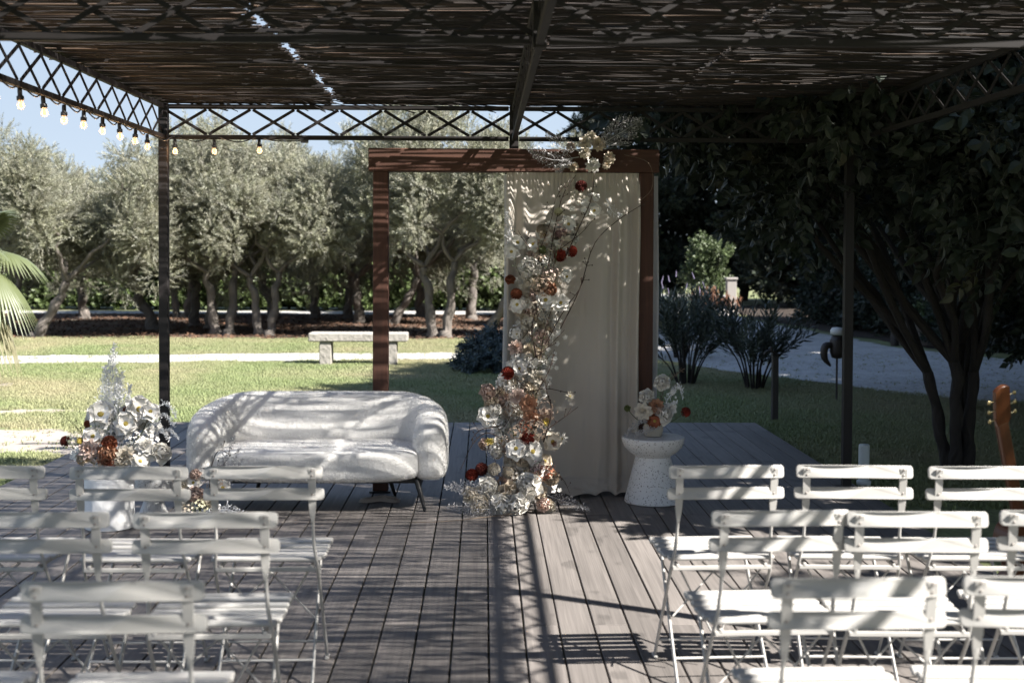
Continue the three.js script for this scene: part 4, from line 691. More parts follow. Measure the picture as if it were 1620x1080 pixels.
{
  const o = thing('flower_arrangement', 'large loose bouquet of white anemones with a tall pale plume on the plinth', 'flower arrangement', [-2.155, 0.297, -7.22]);
  part('bowl', lathe([[0, 0], [0.06, 0], [0.075, 0.02], [0.085, 0.06], [0.08, 0.075], [0.072, 0.07], [0, 0.06]], 32), plaster, o);
  const B = [['open', 'white', -0.05, 0.355, 0.0, 0.078], ['open', 'white', 0.11, 0.31, 0.06, 0.06], ['open', 'white', 0.17, 0.385, 0.0, 0.072], ['open', 'white', 0.24, 0.375, 0.02, 0.05], ['open', 'ivory', 0.17, 0.32, -0.02, 0.06], ['carnation', 'blush', -0.095, 0.165, 0.08, 0.062], ['rose', 'rust', 0.03, 0.205, 0.10, 0.044], ['rose', 'peach', 0.025, 0.145, 0.12, 0.052], ['rose', 'rust', 0.05, 0.09, 0.12, 0.042], ['carnation', 'peach', 0.00, 0.11, 0.10, 0.045], ['rose', 'white', 0.30, 0.14, 0.04, 0.062], ['carnation', 'white', 0.22, 0.18, 0.06, 0.06], ['carnation', 'ivory', 0.12, 0.13, 0.10, 0.055], ['cluster', 'pale', -0.20, 0.21, 0.02, 0.05], ['pompon', 'maroon', -0.25, 0.20, 0.0, 0.026], ['pompon', 'yellow', -0.15, 0.21, 0.05, 0.018], ['pompon', 'rust', 0.085, 0.375, -0.02, 0.022], ['pompon', 'rust', -0.12, 0.30, 0.02, 0.018], ['cluster', 'white', 0.02, 0.25, 0.0, 0.07], ['cluster', 'white', 0.14, 0.22, 0.03, 0.06], ['open', 'white', -0.08, 0.235, 0.05, 0.055], ['cluster', 'tan', -0.02, 0.10, 0.08, 0.06], ['rose', 'cream', -0.13, 0.115, 0.06, 0.045], ['open', 'white', 0.20, 0.10, 0.09, 0.05], ['spray', 'white', 0.26, 0.26, 0.02, 0.06], ['spray', 'white', -0.17, 0.13, 0.05, 0.06], ['cluster', 'mauve', 0.18, 0.12, 0.03, 0.05], ['rose', 'ivory', 0.08, 0.10, 0.12, 0.045]];
  for (const [k, c, x, y, z, r] of B) { bloom(k, c, [x, y, z], r * 1.2, o, V(x * 2 + gauss() * 0.4, 0.4 + gauss() * 0.3, 0.9)); stalk(o, [x * 0.15, 0.05, z * 0.2], [x, y, z - 0.015]); }
  for (const [x, h, w] of [[0.0, 0.76, 0.05], [-0.05, 0.62, 0.05], [0.045, 0.60, 0.045], [0.09, 0.52, 0.03], [-0.02, 0.68, 0.06], [0.02, 0.56, 0.05]]) plume([[x * 0.3 + 0.02, 0.15, -0.01], [x * 0.8 + 0.01, h * 0.6, -0.02], [x + 0.02, h, -0.03]], w, o, plumeM.white, 110);
  for (let i = 0; i < 10; i++) { const a = rr(-0.3, 0.34), h = rr(0.2, 0.46); twig([[a * 0.2, 0.06, 0], [a * 0.7, h * 0.7, rr(-0.03, 0.06)], [a, h, rr(-0.02, 0.08)]], 0.0024, o, rnd() < 0.5 ? stemM : TWIG, 3); }
  for (let i = 0; i < 6; i++) { const a = rr(0.18, 0.42), h = rr(0.2, 0.42); plume([[a * 0.3, 0.12, 0], [a * 0.8, h, 0.0], [a, h * 0.8, 0.02]], 0.012, o, plumeM.white, 30); }
}
{
  const o = thing('flower_arrangement', 'low arrangement of pale flowers and twigs standing on the deck before the sofa', 'flower arrangement', [-1.645, 0.001, -7.33]);
  part('bowl', lathe([[0, 0], [0.07, 0], [0.092, 0.02], [0.10, 0.055], [0.094, 0.06], [0.085, 0.05], [0, 0.045]], 32), plaster, o);
  const B = [['rose', 'blush', -0.03, 0.175, 0.06, 0.048], ['rose', 'blush', -0.04, 0.285, 0.02, 0.034], ['cluster', 'tan', 0.09, 0.22, 0.0, 0.065], ['open', 'white', 0.12, 0.21, 0.02, 0.045], ['carnation', 'ivory', -0.11, 0.22, 0.0, 0.05], ['cluster', 'pale', 0.0, 0.11, 0.08, 0.05], ['rose', 'cream', 0.09, 0.10, 0.08, 0.03], ['carnation', 'blush', -0.15, 0.26, -0.02, 0.045], ['rose', 'white', -0.10, 0.14, 0.04, 0.05], ['rose', 'ivory', 0.03, 0.14, 0.05, 0.045], ['open', 'white', -0.05, 0.24, 0.02, 0.04], ['cluster', 'cream', -0.08, 0.08, 0.07, 0.05]];
  for (const [k, c, x, y, z, r] of B) { bloom(k, c, [x, y, z], r * 1.2, o, V(x * 3 + gauss() * 0.4, 0.3 + gauss() * 0.3, 1)); stalk(o, [x * 0.2, 0.04, z * 0.3], [x, y, z - 0.012]); }
  plume([[0.05, 0.06, 0.08], [0.16, 0.10, 0.11], [0.33, 0.04, 0.14]], 0.03, o, plumeM.white, 40);
  plume([[0.02, 0.05, 0.09], [0.12, 0.08, 0.13], [0.2, 0.03, 0.17]], 0.03, o, plumeM.white, 30);
  for (const [x, y] of [[0.19, 0.52], [0.22, 0.44], [0.14, 0.40], [0.24, 0.38]]) plume([[0.05, 0.12, 0], [x * 0.6, y * 0.6, 0.0], [x, y, 0.01]], 0.03, o, plumeM.grey, 36);
  twig([[0.04, 0.1, 0], [0.05, 0.32, 0.01], [0.10, 0.43, 0.01], [0.17, 0.40, 0.02]], 0.0035, o, TWIG, 3);
  twig([[0.04, 0.1, 0], [0.07, 0.28, 0.02], [0.11, 0.34, 0.02], [0.16, 0.30, 0.03]], 0.003, o, TWIG, 3);
}

// ---------------------------------------------------------------- leaves
function leaf(len, wid, fold = 0.25, droop = 0.2, seg = 3) {   // along +y, face +z, folded at the midrib
  const pos = [], P = (t, s) => { const w = wid * Math.sin(Math.PI * Math.pow(t, 0.8)) * s; return [w, len * t * (1 - 0.1 * droop * t), Math.abs(w) * fold - droop * len * t * t]; };
  for (let i = 0; i < seg; i++) { const a = i / seg, b = (i + 1) / seg, m0 = P(a, 0), m1 = P(b, 0), l0 = P(a, -1), l1 = P(b, -1), r0 = P(a, 1), r1 = P(b, 1); if (i) pos.push(...m0, ...l1, ...l0, ...m0, ...r0, ...r1); pos.push(...m0, ...m1, ...l1, ...m0, ...r1, ...m1); }
  const g = new THREE.BufferGeometry(); g.setAttribute('position', new THREE.Float32BufferAttribute(pos, 3)); g.computeVertexNormals(); return g;
}
function sprig(len, nLeaf, lf, spread, twigR = 0) {            // a shoot along +y carrying leaves
  const l = []; if (twigR) l.push(tube([V(0, 0, 0), V(0.02 * len, len * 0.5, 0), V(0, len, 0)], [twigR, twigR * 0.4], 3, false));
  for (let i = 0; i < nLeaf; i++) { const t = (i + 0.6) / nLeaf, az = i * 2.4 + gauss() * 0.3, g = place(lf, [0, 0, 0], [0, rr(-0.6, 0.6), 0], rr(0.75, 1.15)); g.applyMatrix4(new THREE.Matrix4().makeRotationX(spread + gauss() * 0.25)); g.rotateY(az); g.translate(0, len * t, 0); l.push(g); }
  return join(l);
}
function crown(geo, mat, pts, parent, size, tint, upBias = 0.4) { // pts: [position, outward]
  const im = new THREE.InstancedMesh(geo, mat, pts.length), m = new THREE.Matrix4(), q = new THREE.Quaternion(), col = new THREE.Color(), up = V(0, 1, 0);
  pts.forEach(([p, out, k = 1], i) => { const d = out.clone().normalize().add(V(gauss() * 0.55, gauss() * 0.5 + upBias, gauss() * 0.55)).normalize(); q.setFromUnitVectors(up, d).multiply(Q.setFromEuler(E.set(0, rr(0, 6.28), 0))); const s = rr(...size); m.compose(p, q, V(s, s, s)); im.setMatrixAt(i, m); const [a, b, c] = tint(p, k); col.setRGB(a, b, c); im.setColorAt(i, col); });
  im.name = 'crown'; im.userData.kind = 'stuff'; im.castShadow = im.receiveShadow = true; parent.add(im); return im;
}
function limb(a, b, r0, r1, wob, n = 7, sides = 8) { const pts = []; for (let i = 0; i <= n; i++) { const t = i / n, p = a.clone().lerp(b, t); if (i && i < n) p.add(V(gauss() * wob, gauss() * wob * 0.6, gauss() * wob)); pts.push(p); } return tube(new THREE.CatmullRomCurve3(pts).getPoints(n * 2), t => lerp(r0, r1, t) * (1 + 0.12 * Math.sin(t * 17 + r0 * 90)), sides); }
const ballPts = (c, r, n, flat = 0.8) => { const l = []; for (let i = 0; i < n; i++) { const d = V(gauss(), gauss() * flat, gauss()); if (d.length() < 0.01) d.set(0, 1, 0); const k = Math.pow(rnd(), 0.45) * r; d.normalize(); l.push([V(c.x + d.x * k, c.y + d.y * k * flat, c.z + d.z * k), d.clone()]); } return l; };

// ---------------------------------------------------------------- olive trees
const oliveLeaf = leaf(0.062, 0.0085, 0.15, 0.15, 2);
const oliveSprig = [sprig(0.26, 20, oliveLeaf, 0.75, 0.003), sprig(0.20, 16, oliveLeaf, 0.9, 0.003)];
function makeOlive(label, stems, leanX, sd) {
  const keep = seed; seed = sd;
  const o = thing('olive_tree', label, 'olive tree', [0, 0, 0], 0, 'olive trees behind the lawn');
  const trunk = [], br = [], pts = [];
  for (let s = 0; s < stems; s++) {
    const bx = stems > 1 ? (s - 0.5) * 0.22 : 0, base = V(bx, -0.05, stems > 1 ? (s - 0.5) * 0.12 : 0), fork = V(bx + leanX * 0.8 + (stems > 1 ? (s - 0.5) * 0.3 : 0), rr(0.95, 1.25), gauss() * 0.12);
    const r = stems > 1 ? rr(0.065, 0.085) : rr(0.085, 0.11);
    trunk.push(limb(base, fork, r * 1.25, r * 0.8, 0.05, 8, 10)); trunk.push(tube([base, base.clone().add(V(0, 0.16, 0))], [r * 2.0, r * 1.2], 10));
    const nb = stems > 1 ? 3 : 4;
    for (let b = 0; b < nb; b++) {
      const a = b / nb * 6.28 + rr(0, 1.2), e = fork.clone().add(V(Math.cos(a) * rr(0.5, 0.95) + leanX * 0.3, rr(0.45, 1.05), Math.sin(a) * rr(0.5, 0.9)));
      trunk.push(limb(fork, e, r * 0.55, r * 0.3, 0.07, 6, 7));
      for (let k = 0; k < 4; k++) {
        const a2 = a + rr(-1.1, 1.1), e2 = e.clone().add(V(Math.cos(a2) * rr(0.2, 0.75), rr(-0.2, 1.15), Math.sin(a2) * rr(0.2, 0.75)));
        br.push(limb(e, e2, r * 0.24, 0.008, 0.05, 5, 5));
        pts.push(...ballPts(e2, rr(0.34, 0.55), 210, 0.85));
        for (let q = 0; q < 3; q++) { const e3 = e2.clone().add(V(gauss() * 0.4, rr(0.1, 0.6), gauss() * 0.4)); br.push(limb(e.clone().lerp(e2, 0.7), e3, 0.011, 0.004, 0.03, 4, 4)); pts.push(...ballPts(e3, rr(0.18, 0.3), 60)); }
        if (rnd() < 0.55) { const e3 = e2.clone().add(V(gauss() * 0.3, rr(-0.75, -0.3), gauss() * 0.3)); pts.push(...ballPts(e3, 0.24, 60, 1.2)); }
      }
      pts.push(...ballPts(e.clone().add(V(0, 0.3, 0)), 0.5, 90));
    }
  }
  part('trunk', join(trunk), M.bark, o); part('branch', join(br), M.bark, o);
  crown(oliveSprig[sd % 2], M.olive, pts, o, [0.65, 1.3], (p) => { const k = rr(0.75, 1.22) * (0.85 + 0.3 * noise2(p.x * 2, p.y * 2 + p.z)); return [k, k * rr(0.96, 1.03), k * rr(0.9, 1.1)]; }, 0.35);
  seed = keep; return o;
}
const OL = [
  [-9.5, -24.9, 2, 'leftmost dark trunked olive tree beside the palm', 0.95], [-8.55, -24.0, 1, 'olive tree at left whose trunk leans hard to the right above the brown earth', 1.0],
  [-6.95, -26.5, 3, 'olive tree just left of the left pergola post, its trunk leaning left', 1.0], [-6.36, -27.6, 0, 'slim olive tree just right of the left pergola post', 0.95], [-5.85, -26.8, 4, 'olive tree with a straight thin trunk, second to the right of the left pergola post', 0.9],
  [-5.2, -24.9, 2, 'olive tree with two pale trunks side by side, left of the sofa back', 1.05], [-4.35, -24.8, 2, 'olive tree with twin forked trunk above the left end of the sofa', 1.0],
  [-4.2, -31.2, 0, 'small far olive tree between the twin olive and the stone bench', 0.95], [-2.9, -29.2, 4, 'olive tree just behind the left post of the arch', 1.0], [-3.35, -31.0, 0, 'far olive tree left of the arch post near the far path', 0.95],
  [-0.87, -24.4, 2, 'thick trunked olive tree framed in the open half of the arch', 1.08], [-2.1, -28.6, 1, 'leaning olive tree just right of the left arch post', 0.95], [0.05, -24.6, 1, 'olive tree leaning right beside the curtain edge', 0.95], [-0.3, -30.8, 0, 'far dark olive tree between the curtain and the thick trunked olive', 1.0],
  [-9.7, -30.5, 4, 'far olive tree behind the palm at left', 1.0], [-7.6, -31.5, 2, 'far olive tree behind the leaning one at left', 1.05], [-5.3, -31.8, 3, 'far olive tree behind the two pale trunks', 1.0], [-11.6, -27.0, 2, 'olive tree cut off at the left picture edge', 1.0], [-1.6, -31.9, 4, 'farthest olive tree in the middle of the open arch', 1.05],
];
{
  const protos = [];
  const spec = [[1, 0.05, 11], [1, 0.75, 24], [2, 0.0, 37], [1, -0.55, 40], [1, -0.1, 53]];
  OL.forEach(([x, z, k, label, s], i) => {
    let t; if (!protos[k]) t = protos[k] = makeOlive(label, ...spec[k]); else t = copyOf(protos[k], label);
    t.position.set(x, GY, z); t.rotation.y = k === 1 || k === 3 || k === 2 ? rr(-0.35, 0.35) : rr(0, 6.28); t.scale.set(s * 1.04, s * (x < -6 ? rr(0.92, 1.02) : rr(1.05, 1.2)), s * 1.04);
  });
}

// ---------------------------------------------------------------- clipped hedge behind the olives
const broadLeaf = leaf(0.10, 0.036, 0.2, 0.15, 2), broadSprig = sprig(0.24, 9, broadLeaf, 0.8, 0.004);
{
  const o = thing('hedge', 'dense green hedge running behind the olive trees and the far path', 'hedge', [-8, GY, -36.4]);
  const pts = []; for (let i = 0; i < 26000; i++) { const x = rr(-16, 11.0), h = 2.7 + 0.9 * noise2(x * 0.35, 3) + 0.4 * noise2(x * 1.7, 8), y = h * Math.pow(rnd(), 0.8), f = rnd(), dep = 1.1 - 0.35 * noise2(x * 0.9, y * 0.9 + 20) * 2; pts.push([V(x, y, f < 0.75 ? dep + gauss() * 0.18 : rr(-1, 1)), V(gauss() * 0.3, 0.3, 1)]); }
  crown(broadSprig, M.hedgeLeaf, pts, o, [0.7, 1.5], p => { const k = rr(0.6, 1.3) * (0.65 + 0.7 * noise2(p.x * 0.8, p.y)); return [k, k, k * 0.9]; }, 0.3);
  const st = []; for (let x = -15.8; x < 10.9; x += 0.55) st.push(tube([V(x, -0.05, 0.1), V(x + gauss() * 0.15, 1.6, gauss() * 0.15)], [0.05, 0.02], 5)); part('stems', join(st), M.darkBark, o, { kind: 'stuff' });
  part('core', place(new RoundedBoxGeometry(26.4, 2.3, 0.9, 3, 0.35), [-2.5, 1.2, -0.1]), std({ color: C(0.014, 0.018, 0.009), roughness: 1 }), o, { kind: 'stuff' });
}

{
  const o = thing('dark_hedge', 'dark unclipped hedge in deep shade along the far side of the driveway', 'hedge', [8.9, GY, -28]), pts = [];
  const lineX = z => z > -21 ? 0.2 + (z + 21) * 0.95 : 0.2 - (-21 - z) * 0.02;
  for (let i = 0; i < 15000; i++) { const z = rr(-31, -15.5), h = 2.0 + 1.0 * noise2(z * 0.5, 61), y = h * Math.pow(rnd(), 0.8); pts.push([V(lineX(z) + (rnd() < 0.7 ? -0.75 + gauss() * 0.2 + 0.5 * (noise2(z, y + 7) - 0.5) : rr(-0.8, 0.8)), y, z + 28), V(-1, 0.3, gauss() * 0.4 + 0.3)]); }
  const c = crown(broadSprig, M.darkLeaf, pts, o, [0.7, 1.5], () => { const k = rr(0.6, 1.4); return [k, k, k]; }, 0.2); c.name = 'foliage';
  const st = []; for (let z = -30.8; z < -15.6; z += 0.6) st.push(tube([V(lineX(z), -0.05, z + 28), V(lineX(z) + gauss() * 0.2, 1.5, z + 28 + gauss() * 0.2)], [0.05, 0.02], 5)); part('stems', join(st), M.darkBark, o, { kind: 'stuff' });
}
// ---------------------------------------------------------------- tall dark trees on the right and behind
const darkSprig = sprig(0.42, 16, leaf(0.15, 0.045, 0.2, 0.25, 2), 0.85, 0.006);
function makeTall(label, sd, H, W) {
  const keep = seed; seed = sd; const o = thing('tall_tree', label, 'tree', [0, 0, 0], 0, 'tall dark trees on the right');
  const tr = [limb(V(0, -0.05, 0), V(0.1, H * 0.8, 0.1), 0.19, 0.04, 0.08, 8, 9)], pts = [];
  const nb = 34; for (let i = 0; i < nb; i++) { const t = i / nb, y = lerp(0.55, H * 0.97, t), a = i * 2.4 + gauss() * 0.3, w = W * Math.pow(Math.sin(Math.PI * (0.16 + 0.8 * t)), 0.7) * rr(0.75, 1.1), e = V(Math.cos(a) * w, y + rr(-0.2, 0.5), Math.sin(a) * w); tr.push(limb(V(0.1 * t, Math.max(0.3, y - 0.6), 0.05), e, 0.05 * (1.1 - t), 0.01, 0.08, 5, 5)); pts.push(...ballPts(e, rr(0.55, 0.85), 130, 0.8), ...ballPts(V(e.x * 0.5, e.y, e.z * 0.5), 0.7, 70, 0.8)); }
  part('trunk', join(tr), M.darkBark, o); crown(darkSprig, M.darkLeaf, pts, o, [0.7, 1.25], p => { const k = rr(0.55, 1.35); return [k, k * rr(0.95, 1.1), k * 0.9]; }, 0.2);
  seed = keep; return o;
}
{
  const a = makeTall('tall dark tree rising behind the arch top right of the open sky', 71, 10.5, 2.0), b = makeTall('tall dark tree behind the curtain and the right arch post', 82, 9.5, 2.3);
  a.position.set(5.5, GY, -43); b.position.set(9.2, GY, -44);
  const T = [[a, 12.6, -41, 'tall dark tree far off above the driveway'], [b, 16.2, -37, 'tall dark tree at the far right beyond the driveway'],
    [a, 9.9, -38.5, 'tall dark tree on the far side of the driveway, left of the right pergola post'], [b, 9.7, -28.4, 'tall dark tree on the far side of the driveway, behind the right pergola post'], [a, 10.2, -23.8, 'tall dark tree behind the timber planter box'], [b, 11.4, -19.6, 'tall dark tree behind the broad leaved tree at the right edge'],
    [a, 14.2, -24.0, 'tall dark tree at the right edge deep in the shade'], [b, 12.6, -14.8, 'tall dark tree standing right of the picture beside the driveway bend'], [a, 15.2, -11.5, 'tall dark tree standing right of the picture past the driveway bend'], [b, 9.6, -7.4, 'tall dark tree standing right of the deck outside the picture'], [a, 8.4, -9.9, 'tall dark tree standing right of the broad leaved trees'], [b, 7.6, -13.2, 'tall dark tree between the broad leaved trees and the driveway']];
  T.forEach(([src, x, z, label], i) => copyOf(src, label, { p: [x, GY, z], turn: rr(0, 6.28), s: rr(0.92, 1.08) * (x === 7.6 ? 0.82 : 1) }));
}

// ---------------------------------------------------------------- broad leaved fruit trees at the right of the deck
const fruitLeafG = leaf(0.118, 0.036, 0.3, 0.35, 4), fruitSprig = sprig(0.30, 9, fruitLeafG, 1.0, 0.004);
function makeFruit(label, sd, H, W, low, lean = 0.45) {
  const keep = seed; seed = sd; const o = thing('broad_leaved_tree', label, 'tree', [0, 0, 0], 0, 'broad leaved trees beside the deck'), tr = [], pts = [];
  for (let s = 0; s < 4; s++) {
    const a = s * 1.57 + 0.5, f = V(Math.cos(a) * 0.12 + (s === 2 ? -0.1 : 0), 0.75 + rr(0, 0.25), Math.sin(a) * 0.10); tr.push(limb(V(Math.cos(a) * 0.05, -0.05, Math.sin(a) * 0.05), f, 0.052, 0.038, 0.03, 7, 9));
    for (let b = 0; b < 5; b++) {
      const a2 = a + rr(-1.2, 1.2), e = V(Math.cos(a2) * W * rr(0.45, 0.95) - lean, rr(low, H), Math.sin(a2) * W * rr(0.45, 0.95)); tr.push(limb(f, e, 0.035, 0.009, 0.06, 7, 6));
      pts.push(...ballPts(e, rr(0.4, 0.65), 140, 1.0)); for (let k = 0; k < 3; k++) { const e2 = e.clone().add(V(gauss() * 0.5, rr(-0.35, 0.45), gauss() * 0.5)); tr.push(limb(f.clone().lerp(e, 0.75), e2, 0.012, 0.004, 0.03, 4, 4)); pts.push(...ballPts(e2, rr(0.25, 0.45), 80, 1.1)); }
      pts.push(...ballPts(f.clone().lerp(e, 0.6), 0.45, 34));
    }
  }
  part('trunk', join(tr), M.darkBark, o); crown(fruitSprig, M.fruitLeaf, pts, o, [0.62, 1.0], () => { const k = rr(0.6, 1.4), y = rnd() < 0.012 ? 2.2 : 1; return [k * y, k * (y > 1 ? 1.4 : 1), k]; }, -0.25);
  seed = keep; return o;
}
{
  const t = makeFruit('dark broad leaved tree with several stems standing right of the deck', 105, 4.6, 2.25, 2.1); t.position.set(3.55, GY, -9.25);
  const t2 = copyOf(t, 'dark broad leaved tree filling the top right corner nearer the camera', { p: [5.3, GY, -7.9], turn: 2.1, s: [1.0, 0.95, 1.0] });
  const t5 = copyOf(t, 'broad leaved tree standing right of the chairs, outside the picture', { p: [8.1, GY, -3.3], turn: 1.1, s: [1.0, 1.05, 1.0] });
  const t3 = copyOf(t, 'dark broad leaved tree left of the right pergola post beyond the oleanders', { p: [5.1, GY, -13.2], turn: 4.0, s: [1.0, 1.1, 1.0] });
  const t4 = copyOf(t, 'dark broad leaved tree at the right edge behind the nearest one', { p: [6.9, GY, -10.6], turn: 5.2, s: [1.1, 1.15, 1.1] });
}

// ---------------------------------------------------------------- shrubs
const oleSprig = sprig(0.34, 16, leaf(0.13, 0.012, 0.2, 0.12, 3), 0.7, 0.004);
function makeShrub(label, sd, H, W, n) {
  const keep = seed; seed = sd; const o = thing('oleander', label, 'shrub', [0, 0, 0], 0, 'oleander shrubs by the driveway'), st = [], pts = [];
  for (let i = 0; i < n; i++) { const a = rr(0, 6.28), w = W * Math.sqrt(rnd()), e = V(Math.cos(a) * w, H * rr(0.6, 1.0) * (1 - 0.25 * w / W), Math.sin(a) * w), m = V(e.x * 0.45, e.y * 0.5, e.z * 0.45); st.push(tube(curve([V(Math.cos(a) * 0.08, -0.03, Math.sin(a) * 0.08), m, e], 8), [0.013, 0.004], 5)); for (let k = 0; k < 5; k++) { const p = m.clone().lerp(e, 0.1 + k * 0.2); pts.push([p, V(e.x, e.y * 0.6, e.z)]); } pts.push([e, V(e.x * 0.5, 1, e.z * 0.5)]); }
  part('stem', join(st), M.darkBark, o); const c = crown(oleSprig, M.oleander, pts, o, [0.6, 1.05], () => { const k = rr(0.7, 1.4); return [k, k, k]; }, 0.35); c.name = 'foliage'; seed = keep; return o;
}
{
  const s1 = makeShrub('oleander shrub with narrow leaves beside the short garden post', 121, 1.0, 0.55, 24); s1.position.set(3.3, GY, -15.1);
  copyOf(s1, 'oleander shrub with narrow leaves just right of the curtain', { p: [2.55, GY, -15.6], turn: 2, s: [1.0, 1.12, 1.0] });
  copyOf(s1, 'far oleander shrub behind the other two where the driveway begins', { p: [3.1, GY, -19.6], turn: 4, s: 0.95 });
  const lav = thing('flowering_bush', 'small bush with pale lilac flower spikes above the oleanders', 'shrub', [3.6, GY, -21.5]); const pts = ballPts(V(0, 0.55, 0), 0.45, 90, 0.9);
  const c = crown(oleSprig, M.oleander, pts, lav, [0.5, 0.8], () => [0.9, 1, 1], 0.6); c.name = 'foliage'; const sp = []; for (let i = 0; i < 16; i++) { const x = gauss() * 0.4, z = gauss() * 0.3, y = rr(0.9, 1.25); sp.push(tube([V(x, y, z), V(x + gauss() * 0.05, y + 0.11, z)], [0.012, 0.004], 6)); } part('flower_spikes', join(sp), std({ color: C(0.17, 0.15, 0.23), roughness: 0.9 }), lav, { kind: 'stuff' });
}
{
  const o = thing('spurge_bush', 'rounded blue green bush on the lawn just left of the curtain', 'shrub', [0.17, GY, -17.3]);
  const sg = sprig(0.16, 22, leaf(0.075, 0.013, 0.2, 0.1, 2), 1.05, 0.006), pts = []; for (let i = 0; i < 340; i++) { const d = V(gauss(), Math.abs(gauss()) * 0.9 + 0.05, gauss()).normalize(), k = rr(0.72, 1) * (0.9 + 0.2 * noise2(d.x * 3 + 9, d.z * 3)); pts.push([V(d.x * 0.5 * k, d.y * 0.5 * k, d.z * 0.5 * k), d]); }
  const c = crown(sg, M.blueLeaf, pts, o, [0.8, 1.2], () => { const k = rr(0.8, 1.25); return [k, k, k]; }, 0.1); c.name = 'foliage'; part('stem', join([0, 1, 2, 3, 4, 5, 6].map(i => tube([V(0, -0.02, 0), V(Math.cos(i) * 0.28, 0.3, Math.sin(i) * 0.28)], [0.015, 0.006], 5))), M.darkBark, o);
}
{
  const o = thing('sunlit_bush', 'sunlit yellow green bush in the gap between dark trees, right of the arch', 'shrub', [6.45, GY, -35.5]); const st = [], pts = []; o.scale.setScalar(0.85);
  for (let i = 0; i < 14; i++) { const e = V(gauss() * 0.5, rr(0.7, 2.35), gauss() * 0.5); st.push(limb(V(0, -0.05, 0), e, 0.03, 0.008, 0.04, 5, 5)); pts.push(...ballPts(e, 0.3, 60)); }
  part('stem', join(st), M.darkBark, o); const c = crown(broadSprig, M.hedgeLeaf, pts, o, [0.7, 1.1], () => { const k = rr(0.7, 1.2); return [k, k, k]; }, 0.2); c.name = 'foliage';
  const r = thing('dry_bush', 'low rusty orange dry bush lit by the sun beyond the driveway', 'shrub', [6.15, GY, -33.6]); const p2 = []; for (let i = 0; i < 130; i++) p2.push([V(gauss() * 0.55, Math.abs(gauss()) * 0.28 + 0.12, gauss() * 0.35), V(gauss(), 0.7, gauss())]);
  const c2 = crown(oleSprig, leafMat(0.22, 0.10, 0.05, 0.25, 0.8), p2, r, [0.7, 1.1], () => { const k = rr(0.7, 1.3); return [k, k, k]; }, 0.1); c2.name = 'foliage';
  const pillarM = std({ color: C(0.30, 0.28, 0.26), roughness: 0.9 });
  const pst = thing('pale_pillar', 'short pale stone pillar beside the rusty dry bush', 'pillar', [6.75, GY, -33.9]); part('shaft', rbox(0.26, 0.95, 0.26, 0.015, 'y', 2), pillarM, pst, { p: [0, 0.475, 0] }); part('cap', rbox(0.32, 0.06, 0.32, 0.012, 'y', 2), pillarM, pst, { p: [0, 0.981, 0] });
}

// ---------------------------------------------------------------- fan palm at the left edge
{
  const o = thing('fan_palm', 'fan palm with sunlit green fronds at the left picture edge', 'palm', [-6.32, GY, -15.2]); o.scale.set(0.86, 1.06, 0.86);
  const mat = leafMat(0.105, 0.125, 0.05, 0.25, 0.45), old = leafMat(0.19, 0.175, 0.095, 0.25, 0.6);
  part('trunk', join([tube([V(0, -0.05, 0), V(0.02, 0.8, 0), V(0, 1.4, 0)], [0.16, 0.19, 0.13], 12), ...[...Array(40)].map((_, i) => { const a = i * 2.4, y = 0.1 + i * 0.032; return tube([V(Math.cos(a) * 0.14, y, Math.sin(a) * 0.14), V(Math.cos(a) * 0.24, y + 0.14, Math.sin(a) * 0.24)], [0.035, 0.012], 5); })]), M.darkBark, o);
  const frond = (az, el, pl, fl, droop, m) => {
    const g = [], dir = V(Math.cos(az) * Math.cos(el), Math.sin(el), Math.sin(az) * Math.cos(el)), hub = V(0, 1.4, 0).addScaledVector(dir, pl); hub.y -= droop * 0.15; g.push(tube(curve([V(0, 1.35, 0), V(0, 1.4, 0).addScaledVector(dir, pl * 0.55), hub], 8), [0.014, 0.008], 6));
    const fwd = V(dir.x, dir.y - droop * 0.6, dir.z).normalize(), side = V(-Math.sin(az), 0, Math.cos(az)), n = 30;
    for (let i = 0; i < n; i++) { const a = lerp(-1.75, 1.75, i / (n - 1)), L = fl * (0.72 + 0.28 * Math.cos(a)) * rr(0.92, 1.05), d = fwd.clone().multiplyScalar(Math.cos(a)).addScaledVector(side, Math.sin(a)).normalize(), nn = V().crossVectors(fwd, side).normalize(), w = V().crossVectors(d, nn).normalize();
      g.push(grid(2, 6, (u, v) => { const ww = 0.026 * (v < 0.45 ? 0.25 + v * 1.7 : 1.02 * (1 - Math.pow((v - 0.45) / 0.55, 1.6))), q = hub.clone().addScaledVector(d, L * v).addScaledVector(w, (u - 0.5) * 2 * ww).addScaledVector(nn, Math.abs(u - 0.5) * ww * 1.4); q.y -= droop * 0.55 * v * v * L + (v > 0.6 ? (v - 0.6) * 0.35 * L * droop : 0); return q; })); }
    return part('frond', join(g), m, o);
  };
  for (const [az, el, pl, fl, dr, k] of [[0.25, 0.9, 0.65, 0.62, 0.5, 0], [0.9, 0.6, 0.6, 0.66, 0.7, 0], [-0.35, 0.45, 0.62, 0.64, 0.8, 0], [0.35, 0.12, 0.6, 0.66, 1.0, 0], [1.3, 0.1, 0.5, 0.62, 1.1, 0], [0.7, -0.3, 0.5, 0.66, 1.25, 1], [-0.2, -0.35, 0.45, 0.62, 1.3, 1], [1.8, 0.8, 0.6, 0.62, 0.6, 0], [2.6, 0.6, 0.6, 0.62, 0.7, 0], [3.6, 0.4, 0.6, 0.62, 0.9, 0], [4.6, 0.7, 0.6, 0.6, 0.7, 0], [5.4, 0.5, 0.6, 0.6, 0.8, 0], [1.6, 1.35, 0.7, 0.6, 0.2, 0]]) frond(az, el, pl, fl, dr, k ? old : mat);
}

